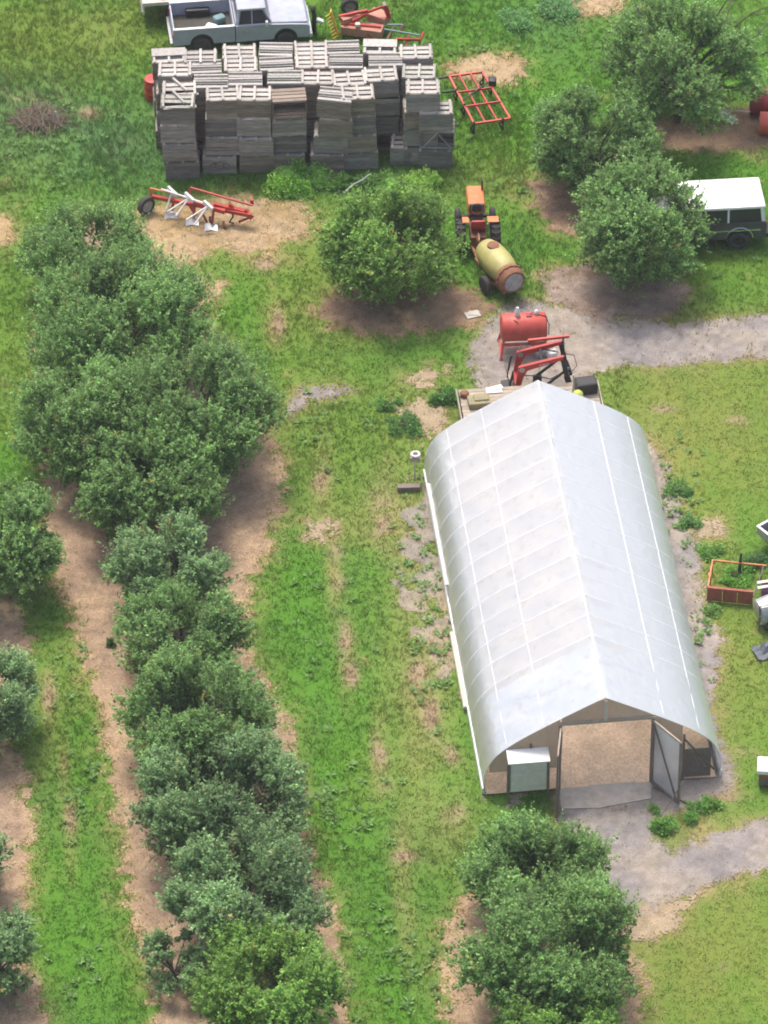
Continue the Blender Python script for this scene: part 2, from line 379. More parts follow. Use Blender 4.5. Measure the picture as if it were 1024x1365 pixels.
ZONES = [
    Zone('gravel_drive', [(628, 462), (650, 438), (668, 412), (700, 402), (735, 404), (765, 414), (800, 424), (900, 430), (960, 425), (1080, 412), (1080, 472), (1000, 476), (900, 485), (830, 488), (785, 497), (772, 512), (800, 560), (760, 590), (650, 585), (640, 520)], 'gravel', .22, 11),
    Zone('gravel_yard', [(742, 1040), (870, 1030), (905, 1052), (900, 1080), (870, 1085), (868, 1110), (892, 1136), (960, 1108), (1080, 1078), (1080, 1150), (1000, 1162), (935, 1184), (900, 1200), (868, 1226), (800, 1240), (776, 1180), (745, 1090)], 'gravel', .22, 21),
    Zone('gravel_strip', [(858, 585), (880, 600), (905, 680), (930, 720), (935, 770), (945, 800), (955, 860), (948, 930), (965, 1000), (975, 1050), (900, 1075), (860, 1050), (830, 700)], 'gravel', .32, 31),
    Zone('gravel_strip', [(575, 600), (560, 640), (520, 665), (525, 740), (535, 830), (560, 870), (590, 900), (625, 990), (650, 1060), (690, 1075), (700, 950), (620, 600)], 'gravelgrass', .5, 41),
    Zone('bare_soil_strip', [(70, 320), (110, 290), (200, 290), (262, 372), (280, 430), (330, 520), (376, 615), (366, 700), (338, 765), (322, 840), (352, 905), (384, 960), (396, 1050), (412, 1130), (436, 1200), (450, 1262), (470, 1380), (216, 1380), (190, 1255), (168, 1165), (150, 1065), (134, 955), (104, 850), (72, 760), (58, 700), (60, 600), (60, 450)], 'soil', .22, 51),
    Zone('bare_soil_strip', [(-120, 720), (0, 735), (28, 800), (32, 850), (36, 900), (-5, 970), (30, 1020), (48, 1100), (30, 1190), (25, 1270), (50, 1310), (55, 1380), (-120, 1380)], 'soil', .3, 61),
    Zone('bare_soil_strip', [(592, 1245), (640, 1180), (800, 1222), (860, 1300), (850, 1380), (600, 1380), (586, 1310)], 'soil', .25, 71),
    Zone('straw_patch', [(180, 290), (230, 268), (330, 262), (395, 268), (420, 290), (408, 318), (360, 332), (290, 336), (245, 352), (215, 340), (190, 312)], 'straw', .28, 81),
    Zone('straw_patch', ell(272, 385, 22, 16), 'straw', .35, 82),
    Zone('mulch_ring', ell(537, 408, 112, 36), 'mulch', .3, 83),
    Zone('mulch_ring', [(708, 242), (735, 232), (770, 250), (800, 300), (770, 312), (735, 302), (716, 275)], 'mulch', .3, 84),
    Zone('mulch_ring', [(722, 365), (790, 345), (910, 352), (920, 395), (890, 425), (800, 428), (735, 398)], 'mulchgrey', .3, 85),
    Zone('mulch_ring', [(862, 168), (930, 145), (1080, 140), (1080, 196), (960, 200), (890, 197)], 'mulch', .25, 86),
    Zone('straw_patch', ell(650, 90, 52, 20), 'straw', .4, 87),
    Zone('straw_patch', ell(800, 3, 34, 14), 'straw', .4, 88),
    Zone('straw_patch', ell(-5, 310, 30, 18), 'straw', .4, 89),
    Zone('bare_patch', [(378, 545), (405, 517), (440, 514), (466, 520), (440, 530), (410, 535), (385, 560)], 'gravel', .2, 90),
    Zone('bare_patch', [(538, 508), (572, 490), (600, 492), (585, 506), (560, 516)], 'bare', .25, 91),
    Zone('bare_patch', [(530, 545), (560, 535), (600, 560), (590, 585), (560, 570)], 'bare', .3, 92),
    Zone('bare_patch', ell(433, 702, 22, 14), 'bare', .4, 93),
    Zone('bare_patch', ell(945, 704, 16, 12), 'bare', .3, 94),
    Zone('bare_patch', [(800, 1235), (900, 1200), (935, 1190), (900, 1225), (870, 1248), (830, 1250)], 'bare', .5, 95),
]
WORN = ((428, 640, 9, 14), (447, 735, 8, 10), (452, 776, 9, 8), (458, 850, 8, 16), (468, 905, 8, 18), (508, 1000, 9, 16), (515, 1055, 8, 10), (540, 1142, 14, 6), (538, 1200, 7, 12),
                                      (66, 930, 7, 18), (94, 1090, 6, 16), (150, 690, 8, 5), (372, 430, 7, 16), (352, 350, 12, 8), (575, 960, 10, 26), (558, 900, 12, 20), (600, 1010, 9, 16), (510, 690, 14, 30), (555, 730, 12, 16), (615, 1085, 16, 12),
                                      (985, 560, 12, 5), (880, 545, 16, 5), (960, 1060, 20, 8), (1000, 1000, 14, 6), (960, 1290, 12, 5), (935, 885, 12, 14), (30, 130, 14, 8), (120, 150, 14, 6))
ZC = {'gravel': (.245, .222, .215), 'gravelgrass': (.27, .24, .20), 'soil': (.28, .20, .145), 'straw': (.40, .295, .18),
      'mulch': (.225, .152, .108), 'mulchgrey': (.20, .142, .108), 'bare': (.37, .285, .19)}
ZC2 = {'gravel': (.32, .275, .23), 'gravelgrass': (.32, .26, .17), 'soil': (.38, .27, .18), 'straw': (.36, .26, .13),
       'mulch': (.36, .24, .15), 'mulchgrey': (.31, .245, .20), 'bare': (.34, .27, .18)}
# grass colour field: (u, v, ru, rv, colour, strength)
VIVID, DARK, YEL, STRAW, BLUE = np.array((.098, .245, .026)), np.array((.086, .195, .034)), np.array((.215, .255, .055)), np.array((.42, .32, .15)), np.array((.095, .195, .070))
BLOBS = [
    (930, 590, 160, 120, YEL, .95), (960, 1290, 140, 130, YEL, .85), (880, 520, 90, 40, YEL, .6), (1000, 900, 70, 140, YEL, .5),
    (960, 1120, 90, 30, STRAW, .5), (930, 1100, 60, 25, STRAW, .45), (560, 780, 60, 170, STRAW, .35), (560, 950, 50, 130, STRAW, .35),
    (600, 1100, 60, 60, STRAW, .3), (520, 690, 50, 40, STRAW, .35),
    (80, 170, 150, 70, BLUE, .75), (60, 60, 170, 60, YEL, .45), (30, 20, 120, 40, YEL, .3), (170, 210, 90, 50, BLUE, .8), (20, 130, 60, 40, BLUE, .6),
    (720, 30, 70, 35, BLUE, .7), (620, 40, 70, 40, VIVID, .5), (470, 235, 120, 30, BLUE, .4), (690, 200, 60, 70, VIVID, .4),
    (650, 230, 80, 50, YEL, .3), (960, 380, 70, 30, VIVID, .6), (440, 330, 60, 60, YEL, .25), (380, 420, 60, 60, YEL, .3),
    (430, 640, 14, 60, STRAW, .45), (445, 770, 12, 50, STRAW, .5), (462, 880, 12, 60, STRAW, .4), (505, 1000, 12, 60, STRAW, .4),
    (535, 1150, 14, 60, STRAW, .4), (545, 1240, 14, 50, STRAW, .35), (65, 950, 10, 60, STRAW, .4), (95, 1120, 10, 60, STRAW, .35), (85, 1010, 8, 60, STRAW, .3),
    (360, 345, 40, 14, STRAW, .6), (365, 435, 12, 30, STRAW, .5), (660, 240, 60, 30, STRAW, .15), (870, 610, 14, 60, STRAW, .4),
]
def grass_colour(x, y):
    ca, sa = math.cos(.14), math.sin(.14); xr = x * ca + y * sa; yr = (y * ca - x * sa) * .38
    n1 = .5 * fbm(xr, yr, 1.6, 301, 5) + .5 * fbm(x, y, 2.2, 302, 5); n2 = .6 * fbm(xr, yr, .7, 305, 5) + .4 * fbm(x, y, .5, 306, 4); n3 = fbm(x, y, 6.5, 309)
    c = np.empty(x.shape + (3,)); c[:] = VIVID
    def mixc(c, tgt, a): return c + (tgt - c) * np.clip(a, 0, 1)[..., None]
    c = mixc(c, DARK, np.clip((n1 - .46) * 2.6, 0, .8))
    c = mixc(c, YEL, np.clip((n3 - .52) * 2.5, 0, .35))
    u, v = PV(x, y)
    u = np.clip(u, -400, 1400); v = np.clip(v, -400, 1800)
    for bu, bv, ru, rv, cc, st in BLOBS:
        q = ((u - bu) / ru) ** 2 + ((v - bv) / rv) ** 2
        a = st * np.exp(-q * 1.1) * np.clip(.25 + 1.6 * n2 - .1, 0, 1.6)
        c = mixc(c, cc, a)
    for bu, bv, ru, rv in WORN:
        q = ((u - bu) / ru) ** 2 + ((v - bv) / rv) ** 2
        c = mixc(c, np.array((.36, .275, .17)), 1.5 * np.exp(-q * .8) * np.clip((n2 - .38) * 4, 0, 1))
    c = mixc(c, STRAW, np.clip((n2 - .66) * 2.5, 0, .4))
    for z in ZONES:                   # dry grass fringe round every worn place
        if z.kind in ('gravel', 'soil', 'straw', 'bare', 'mulch', 'mulchgrey'):
            d = z.sdf(x, y); c = mixc(c, STRAW * (1.0 if z.kind != 'gravel' else .85), .7 * np.exp(-np.clip(d, 0, 9) / .30) * np.clip(n2 * 2.4 - .35, .2, 1.2))
    return c
def relief(x, y): return -.035 + .03 * fbm(x, y, 1.7, 77, 3)

def axis_coords(lo, hi, step, far):
    a = list(np.arange(lo, hi + 1e-6, step)); g = step; up = []; dn = []
    q = hi
    while q < far: g *= 1.5; q += g; up.append(q)
    g = step; q = lo
    while q > -far: g *= 1.5; q -= g; dn.append(q)
    return np.array(dn[::-1] + a + up)
gx = axis_coords(-17, 17, .12, 260); gy = axis_coords(-27, 33, .12, 260)
X, Y = np.meshgrid(gx, gy)
Z = relief(X, Y)
G = grass_colour(X, Y) * .85
V = np.stack([X, Y, Z], -1).reshape(-1, 3)
ny, nx = X.shape
I = np.arange(ny * nx).reshape(ny, nx)
F = np.stack([I[:-1, :-1], I[:-1, 1:], I[1:, 1:], I[1:, :-1]], -1).reshape(-1, 4)
tag(link('grass_ground', np_mesh('grass_ground', V, F, G.reshape(-1, 3), True), m=M_ground), kind='structure')

def zone_sheet(z, i):
    st = .06; xs = [p[0] for p in z.poly]; ys = [p[1] for p in z.poly]
    x = np.arange(max(min(xs) - .6, -17), min(max(xs) + .6, 17), st); y = np.arange(max(min(ys) - .6, -26), min(max(ys) + .6, 32), st)
    X, Y = np.meshgrid(x, y); S = z.sdf(X, Y)
    if z.kind == 'gravelgrass': S = S + np.clip((fbm(X, Y, .9, 412) - .36) * 6, 0, 2)
    cell = (S[:-1, :-1] + S[1:, :-1] + S[:-1, 1:] + S[1:, 1:]) / 4 + np.random.RandomState(i).normal(size=(X.shape[0] - 1, X.shape[1] - 1)) * .11 < 0
    n = fbm(X, Y, 1.2, 500 + i); n2 = fbm(X, Y, .25, 540 + i)
    a = np.clip((n - .5) * 3 + .5, 0, 1)[..., None]
    C = np.array(ZC[z.kind]) * (1 - a) + np.array(ZC2[z.kind]) * a
    if z.kind == 'soil':
        e = np.exp(-np.clip(-S, 0, 9) / .55)[..., None]; C = C * (1 - .7 * e) + np.array((.43, .305, .18)) * .7 * e
    C = C * (.66 + .68 * n2[..., None])
    I = np.arange(X.size).reshape(X.shape)
    F = np.stack([I[:-1, :-1], I[:-1, 1:], I[1:, 1:], I[1:, :-1]], -1)[cell]
    if len(F) == 0: return
    use = np.unique(F); mp = np.full(X.size, -1); mp[use] = np.arange(len(use))
    Vv = np.stack([X, Y, relief(X, Y) + .010 + .0006 * i], -1).reshape(-1, 3)[use]
    m = M_gravel if z.kind.startswith('gravel') else M_soil
    tag(link(z.name, np_mesh(z.name, Vv, mp[F], C.reshape(-1, 3)[use], True), m=m), kind='structure')
for i, z in enumerate(ZONES): zone_sheet(z, i)

# ------------------------------------------------------------------ greenhouse
GA, GB = P(645, 1058), P(960, 1035)
GW, GH, GL, GROT = 7.5, 3.72, 15.85, R(6.4)
gh = empty('greenhouse', (GA + GB) / 2, GROT, 'long white plastic film greenhouse with open double doors and a peaked rounded roof', 'greenhouse')
GINV = Matrix.Translation((GA + GB) / 2) @ Matrix.Rotation(GROT, 4, 'Z')
half = [(3.75, 0), (3.77, .5), (3.68, 1.06), (3.36, 1.62), (2.74, 2.14), (1.85, 2.69), (.92, 3.22), (0, GH)]
def cr(pts, n=4):
    out = []
    for i in range(len(pts) - 1):
        p0, p1, p2, p3 = pts[max(i - 1, 0)], pts[i], pts[i + 1], pts[min(i + 2, len(pts) - 1)]
        for k in range(n):
            t = k / n
            out.append(tuple(.5 * (2 * p1[j] + (p2[j] - p0[j]) * t + (2 * p0[j] - 5 * p1[j] + 4 * p2[j] - p3[j]) * t * t + (3 * p1[j] - p0[j] - 3 * p2[j] + p3[j]) * t ** 3) for j in (0, 1)))
    out.append(pts[-1]); return out
hp = cr(half)
prof = [(-x, z) for x, z in hp] + [(x, z) for x, z in hp[::-1][1:]]
def prof_at(x):                       # roof height over a cross position
    x = abs(x)
    for (x0, z0), (x1, z1) in zip(hp, hp[1:]):
        if x1 <= x <= x0: return z0 + (z1 - z0) * (x0 - x) / max(x0 - x1, 1e-6)
    return 0
NB = 16; bay = GL / NB
rs = np.random.RandomState(5)
def film_sheet(y0, y1, off, name, x_from=0, x_to=None):
    pr = prof[x_from:x_to]; ny_ = max(int((y1 - y0) / bay * 8), 6); ys = np.linspace(y0, y1, ny_ + 1)
    V = []; F = []
    WR = fbm(np.repeat(ys * 1.3, len(pr)), np.tile(np.arange(len(pr)) * .35, len(ys)), .8, 900)
    for y in ys:
        ph = (y / bay) % 1.0; b = math.sin(math.pi * ph) ** .8
        for k, (x, z) in enumerate(pr):
            s = 1 - .0035 * b + off / 4
            wr = .006 * (WR[len(V)] - .5) * b
            V.append((x * (s + wr), y, z * (s + wr)))
    n = len(pr)
    for j in range(ny_):
        for k in range(n - 1): F.append((j * n + k, (j + 1) * n + k, (j + 1) * n + k + 1, j * n + k + 1))
    return link(name, np_mesh(name, V, F, None, True), gh, M_film)
film_sheet(0, GL, 0, 'roof_film')
film_sheet(-.04, 2.6, .018, 'front_film_overlap', 6, -6)
for i in range(NB + 1):
    y = i * bay
    MB().path([(x * .9985, y, z * .9985) for x, z in prof], .018, 6).build('hoop', M_whitepipe, gh)
MB().tube((0, 0, GH + .005), (0, GL, GH - .005), .028).build('ridge_pole', M_whitepipe, gh)
for sx in (-1, 1):
    for xx in (1.9, 3.05):
        zz = prof_at(xx) + .002; MB().tube((sx * xx, .02, zz), (sx * xx, GL, zz), .008, None, 6).build('purlin', M_whitepipe, gh)
    MB().box((sx * 3.79, GL / 2, .12), (.05, GL, .24)).build('base_board', M_white, gh)
MB().tube((-3.80, 9.4, .62), (-3.80, 14.6, .62), .055).build('roll_up_tube', M_white, gh)
MB().tube((-3.86, 3.9, .16), (-3.86, 7.6, .14), .075).build('rolled_side_film', M_cream, gh)
# front end wall: the doorway is open between the posts
DX, DH = 1.42, 2.72
DC = .08                              # doorway centre
def end_panel(xs, zb, y, name, m, n=10):
    V = []; F = []
    x = np.linspace(xs[0], xs[1], n + 1)
    for q in x: V += [(q, y, zb), (q, y, max(prof_at(q) - .03, zb))]
    for i in range(n): F.append((2 * i, 2 * i + 2, 2 * i + 3, 2 * i + 1))
    return link(name, np_mesh(name, V, F), gh, m)
end_panel((DC - DX, DC + DX), DH + .05, .0, 'gable_panel', M_dirtyfilm)
end_panel((-3.6, DC - DX - .06), .9, .0, 'end_wall_film', M_dirtyfilm)
end_panel((DC + DX + .06, 2.5), 1.45, .0, 'end_wall_film', M_dirtyfilm)
for sx in (-1, 1):
    x = DC + sx * (DX + .04); MB().box((x, -.03, DH / 2), (.09, .10, DH)).build('door_post', M_framewood, gh)
MB().box((DC, -.03, DH + .04), (2 * DX + .2, .10, .09)).build('door_header', M_plank, gh)
MB().box((DC - .05, -.05, DH + .49), (.09, .06, .82)).build('king_post', M_cream, gh)
MB().box((2.55, -.02, .95), (.07, .08, 1.9)).build('end_post', M_framewood, gh)
MB().box((-2.3, -.02, 1.0), (.07, .08, 2.0)).build('end_post', M_framewood, gh)
MB().box((-3.0, -.02, .6), (.07, .08, 1.2)).build('end_post', M_framewood, gh)
MB().bar((2.55, -.03, 1.75), (3.55, -.03, .35), .07, .05).build('end_brace', M_framewood, gh)
MB().bar((1.55, -.02, .16), (2.6, -.02, .14), .05, .18).build('end_sill', M_plank, gh)
MB().box((3.02, .04, .62), (.86, .02, 1.2)).build('dark_interior_panel', M_framewood, gh)  # dark sheet added to stand in for the dim interior behind the opening
pr = MB()
for k in range(6): pr.bar((2.62 + k * .05, .05 + .03 * (k % 2), 1.5 - k * .05), (3.0 + k * .1, .12 - .05 * (k % 2), .5 - k * .03), .09, .01)
pr.build('torn_film', M_doorfilm, gh)
# doors, both swung outwards
def door(hx, ang, sgn, lab):
    o = empty('door', (hx, -.07, .06), ang); o.parent = gh; o['label'] = lab
    wd, ht = 1.38, 2.62; s = sgn
    for x in (0.04, wd - .04): MB().box((s * x, 0, ht / 2), (.08, .05, ht)).build('stile', M_framewood, o)
    MB().box((s * wd / 2, 0, ht - .03), (wd - .165, .052, .075)).build('rail', M_plank, o)
    MB().box((s * wd / 2, 0, .05), (wd - .165, .052, .09)).build('rail', M_framewood, o)
    MB().bar((s * .1, -.035, ht - .1), (s * (wd - .1), -.035, .12), .06, .018).build('brace', M_framewood, o)
    V = [(s * .02, .03, .02), (s * (wd - .02), .03, .02), (s * (wd - .02), .03, ht - .02), (s * .02, .03, ht - .02)]
    link('door_film', np_mesh('door_film', V, [(0, 1, 2, 3)]), o, M_doorfilm)
door(DC + DX + .03, R(-58), 1, 'right door leaf with grey film and a diagonal brace')
door(DC - DX - .03, R(78), -1, 'left door leaf swung wide open, seen edge on')
MB().bar((DC + DX + .1, -.3, .03), (DC + DX + 1.55, -1.6, .03), .06, .05).build('door_prop', M_framewood, gh)
MB().bar((DC + DX + .95, -.9, .75), (DC + DX - .1, -2.0, .03), .03, .03).build('door_prop', M_framewood, gh)
# exhaust fan housing on the left of the end wall
fx = -2.42
fb = MB().box((fx, -.26, 1.08), (1.2, .46, 1.22)).build('fan_housing', M_galv, gh)
lid = MB().hexa([(fx - .66, -.60, 1.70), (fx + .66, -.60, 1.70), (fx + .66, -.04, 1.80), (fx - .66, -.04, 1.80), (fx - .66, -.60, 1.75), (fx + .66, -.60, 1.75), (fx + .66, -.04, 1.85), (fx - .66, -.04, 1.85)])
lid.build('sloping_lid', M_white, fb)
for k in range(9): MB().box((fx, -.515, .56 + k * .125), (1.12, .02, .115), rx=R(-16)).build('louvre_slat', M_louvre, fb)
for sx in (-1, 1):
    MB().box((fx + sx * .63, -.50, .85), (.06, .06, 1.69)).build('support_post', M_framewood, fb)
# back end wall
ME = MB()
bv = [(x, GL + .01, 0) for x, z in prof] + [(x, GL + .01, z) for x, z in prof]
n = len(prof)
link('back_wall_film', np_mesh('back_wall_film', bv, [(i, i + 1, i + 1 + n, i + n) for i in range(n - 1)]), gh, M_dirtyfilm)
MB().box((0, GL + .05, 1.2), (1.6, .04, 2.3)).build('back_door', M_ply, gh)
# plant benches and bare earth floor inside
for sx, y0, y1 in ((-1, 4.5, 7.5), (-1, 8.5, 12), (1, 5.0, 9.0), (1, 10, 14)):
    t = empty('plant_bench', GINV @ Vector((sx * 2.35, (y0 + y1) / 2, 0)), GROT)
    tag(t, 'slatted plant bench inside the greenhouse, %s, %s half' % ('left side' if sx < 0 else 'right side', 'front' if y0 < 7 else 'back'), 'bench', 'plant benches inside the greenhouse')
    ln = y1 - y0
    for k in range(5): MB().box((-.5 + k * .25, 0, .75), (.2, ln, .03)).build('slat', M_plank, t)
    for a in (-1, 1):
        for b in (-1, 1): MB().box((a * .5, b * (ln / 2 - .1), .365), (.08, .08, .73)).build('leg', M_framewood, t)
x = np.arange(-3.7, 3.71, .12); y = np.arange(-.05, GL - .02, .12)
X, Y = np.meshgrid(x, y); I = np.arange(X.size).reshape(X.shape)
F = np.stack([I[:-1, :-1], I[:-1, 1:], I[1:, 1:], I[1:, :-1]], -1).reshape(-1, 4)
nn = fbm(X, Y, .8, 701)[..., None]
n4 = fbm(X, Y, .3, 705)[..., None]
C = np.array((.80, .56, .37)) * (.62 + .5 * nn + .26 * n4)
fl = link('earth_floor', np_mesh('earth_floor', np.stack([X, Y, .03 + .02 * fbm(X, Y, .7, 702)], -1).reshape(-1, 3), F, C.reshape(-1, 3), True), m=M_soil)
fl.location = (GA + GB) / 2; fl.rotation_euler = (0, 0, GROT); tag(fl, kind='structure')
ap = MB().add([(DC - 1.5, -.95, .02), (DC - .3, -1.05, .02), (DC + .1, -.98, .02), (DC + 1.35, -.8, .02), (DC + 1.5, .0, .04), (DC - 1.5, 0, .04),
               (DC - 1.5, -.95, -.1), (DC - .3, -1.05, -.1), (DC + .1, -.98, -.1), (DC + 1.35, -.8, -.1), (DC + 1.5, .0, -.1), (DC - 1.5, 0, -.1)],
              [(0, 1, 2, 3, 4, 5), (0, 6, 7, 1), (1, 7, 8, 2), (2, 8, 9, 3), (3, 9, 10, 4), (5, 11, 6, 0)]).build('concrete_apron', M_concrete)
ap.location = fl.location; ap.rotation_euler = fl.rotation_euler; tag(ap, kind='structure')

# ------------------------------------------------------------------ trees
def leaves(Pn, D, N, L, W):
    S = np.cross(D, N); S /= np.linalg.norm(S, axis=1, keepdims=True) + 1e-9
    U = np.cross(S, D)
    L = L[:, None]; W = W[:, None]
    v = np.stack([Pn, Pn + D * L * .5 + S * W * .5 + U * W * .18, Pn + D * L, Pn + D * L * .5 - S * W * .5 + U * W * .18], 1)
    return v.reshape(-1, 3)
def unit(a): return a / (np.linalg.norm(a, axis=-1, keepdims=True) + 1e-9)
def make_tree(u, v, wpx, hc, label, hue=0, seed=1, z0=.12, dens=1.0, upright=.6, shoot=.42, name='apple_tree', lobes=None, cat='tree', group='orchard trees', limbs_out=0, dark=1.0):
    rs = np.random.RandomState(seed); rnd = random.Random(seed)
    zc = z0 + hc / 2
    c = P(u, v, zc); sc_ = FOC / ((np.array(c) - CAM) @ FW); r = wpx / 2 / sc_
    root = empty(name, (c.x, c.y, 0), 0, label, cat, group)
    # lobes: the limbs' own clumps
    nl = lobes or int(12 + r * 5)
    L = []
    for k in range(nl):
        a = 2.399 * k + rs.uniform(-.4, .4); t = (k + .5) / nl
        zz = -.95 + 1.75 * t + rs.uniform(-.15, .15); q = math.sqrt(max(1 - min(abs(zz), .98) ** 2, .05))
        rad = q * rs.uniform(.50, .92)
        L.append((rad * math.cos(a), rad * math.sin(a), zz * .72))
    L = np.array(L) * np.array((r, r, hc / 2)) ; lr = r * rs.uniform(.24, .46, nl)
    # shoots
    ns = int(262 * r * (r + hc * .6) * dens)
    wt = lr ** 2 * np.where(rs.rand(nl) < .2, .35, 1.0); k = rs.choice(nl, ns, p=wt / wt.sum())
    d = unit(rs.normal(size=(ns, 3)) + np.array((0, 0, .35)))
    base = L[k] + d * (lr[k] * rs.uniform(.35, .95, ns))[:, None] * np.array((1, 1, .85))
    # fall inside the crown's outline, uneven
    q = np.linalg.norm(base / np.array((r, r, hc / 2)), axis=1)
    lim = rs.uniform(.78, 1.12, ns); f = np.where(q > lim, lim / q, 1.); base *= f[:, None]
    out = unit(base * np.array((1, 1, 1.2)) + 1e-6)
    sdir = unit(out * (1 - upright) + np.array((0, 0, 1.)) * upright + rs.normal(size=(ns, 3)) * .28)
    sl_ = shoot * (rs.uniform(.5, 1.1, ns) + (rs.rand(ns) < .12) * rs.uniform(.2, .7, ns) + (rs.rand(ns) < .025) * rs.uniform(.5, 1.3, ns))
    m = 17
    t = np.tile(np.linspace(.02, 1, m), (ns, 1)) + rs.uniform(-.04, .04, (ns, m))
    pos = base[:, None, :] + sdir[:, None, :] * (sl_[:, None] * t)[..., None] + rs.normal(size=(ns, m, 3)) * .03
    ld = unit(rs.normal(size=(ns, m, 3)) * .75 + sdir[:, None, :] * .5 + out[:, None, :] * .25)
    lnm = unit(rs.normal(size=(ns, m, 3)) * .6 + np.array((0, 0, 1.)) + out[:, None, :] * .3)
    pos = pos.reshape(-1, 3); ld = ld.reshape(-1, 3); lnm = lnm.reshape(-1, 3); NN = len(pos)
    LL = rs.uniform(.08, .145, NN) * (1.15 - .35 * t.ravel()); WW = LL * rs.uniform(.5, .68, NN)
    Vv = leaves(pos + np.array((0, 0, zc)), ld, lnm, LL, WW)
    # species colour, shoot-to-shoot tone, younger paler leaves at shoot tips
    A = {0: (.190, .325, .110), 1: (.195, .345, .080), 2: (.205, .325, .145), 3: (.205, .355, .088)}[hue]
    tone = rs.normal(1, .2, ns).clip(.6, 1.5); ck = rs.normal(1, .10, nl)
    cc = np.array(A) * dark * (tone * ck[k])[:, None, None] * (.82 + .75 * np.clip(t, 0, 1)[..., None] ** 2.5)
    cc = cc * rs.normal(1, .12, (ns, m, 1)).clip(.6, 1.5)
    yl = (rs.rand(ns, m, 1) < .05); cc = np.where(yl, cc * np.array((1.6, 1.3, 1.25)), cc); br_ = (rs.rand(ns, 1, 1) < .007); cc = np.where(br_, cc * np.array((1.5, .85, .8)), cc)
    cv = np.repeat(cc.reshape(-1, 3), 4, 0)
    F = np.arange(NN * 4).reshape(-1, 4)
    link('crown', np_mesh('crown', Vv, F, cv), root, M_leaf)
    # trunk and limbs
    b = MB(); th = z0 + hc * .22; tr = .055 + .028 * r
    b.path([(0, 0, -.12), (.02, .01, .1), (rs.uniform(-.06, .06), rs.uniform(-.06, .06), th * .6), (0, 0, th)], [tr * 1.5, tr * 1.1, tr * .95, tr * .8], 9)
    for j in range(nl):
        e = Vector(L[j]) + Vector((0, 0, zc)); s0 = Vector((0, 0, th * rs.uniform(.7, 1.0)))
        mid = s0.lerp(e, .5) + Vector((rs.uniform(-.1, .1), rs.uniform(-.1, .1), rs.uniform(-.05, .15))) * r * .5
        b.path([s0, mid, e], [tr * .5, tr * .32, tr * .12], 6)
        for _ in range(3):
            dd = Vector(unit(rs.normal(size=3) + np.array((0, 0, .5)))); b.tube(e.lerp(mid, .15), e + dd * lr[j] * .8, tr * .13, .008, 4)
    b.build('trunk', M_bark, root)
    return root, r, zc
make_tree(118, 342, 182, 3.2, 'sparse apple tree with upright shoots, nearest the red plough in the left row', 0, 101, dens=.72, upright=.8, shoot=.62)
make_tree(158, 432, 268, 3.7, 'broad dark green apple tree, second in the long left row', 0, 102, upright=.72, shoot=.55)
make_tree(256, 548, 246, 4.0, 'large rounded apple tree whose crown reaches furthest right in the left row', 0, 103, upright=.7, shoot=.5)
make_tree(112, 565, 205, 3.7, 'dark apple tree on the left flank of the big tree group', 0, 104, upright=.7, shoot=.5)
make_tree(194, 645, 210, 3.4, 'apple tree in front of the big tree group, above the bare soil gap', 0, 105, upright=.55)
make_tree(225, 762, 156, 2.9, 'small narrow apple tree in the gap of the left row', 2, 106, upright=.62, shoot=.44)
make_tree(240, 852, 180, 3.2, 'small rounded apple tree just below the narrow one in the left row', 0, 107, upright=.62, shoot=.44)
make_tree(266, 966, 222, 3.6, 'apple tree at the middle of the left row, right side straggly', 0, 108, upright=.62, shoot=.45)
make_tree(294, 1072, 228, 3.5, 'grey green apple tree, third from the bottom in the left row', 2, 109, upright=.6, shoot=.44)
make_tree(328, 1198, 230, 3.5, 'grey green apple tree just above the yellow green one in the left row', 2, 110, upright=.6, shoot=.44)
make_tree(362, 1328, 222, 3.4, 'bright yellow green tree at the bottom end of the left row', 1, 111, upright=.62, shoot=.44)
make_tree(232, 1282, 88, 1.7, 'low thin grey green sapling beside the bottom of the left row', 2, 112, upright=.5, shoot=.32, dens=.6)
make_tree(-4, 722, 168, 3.8, 'dark tree cut by the left edge, topmost of the edge row', 0, 113, upright=.5)
make_tree(-18, 935, 148, 2.9, 'pale grey green tree cut by the left edge beside the tan rut', 2, 114, upright=.62, shoot=.44)
make_tree(-46, 1142, 120, 2.6, 'tree barely showing at the left edge between two others', 2, 115, upright=.5)
make_tree(-12, 1278, 134, 2.8, 'tree cut by the left edge, lowest of the edge row', 2, 116, upright=.6, shoot=.44)
make_tree(522, 328, 176, 3.7, 'round lone apple tree on a brown mulch ring beside the tractor', 3, 117, z0=.2, upright=.5, shoot=.42, dens=1.15)
make_tree(792, 188, 168, 3.7, 'rounded tree behind the one that hides the truck front', 0, 118, z0=.15, upright=.45)
make_tree(850, 300, 190, 4.0, 'tree standing in front of the white roofed vehicle', 0, 119, z0=.15, upright=.5)
rt_, rr, zc3 = make_tree(906, 84, 220, 4.8, 'old gnarled tree with bare branches above the red tanks', 0, 120, z0=.15, upright=.35, lobes=18, dens=.6, shoot=.45, name='old_tree')
make_tree(720, 1172, 198, 2.8, 'apple tree right in front of the greenhouse fan box', 0, 121, upright=.62, shoot=.45)
make_tree(738, 1278, 262, 3.6, 'wide dark apple tree at the bottom, below the greenhouse', 0, 122, upright=.6, shoot=.45)
make_tree(748, 1374, 176, 2.6, 'bright green tree cut by the bottom edge', 1, 123, upright=.62, shoot=.44)
rs = np.random.RandomState(8)
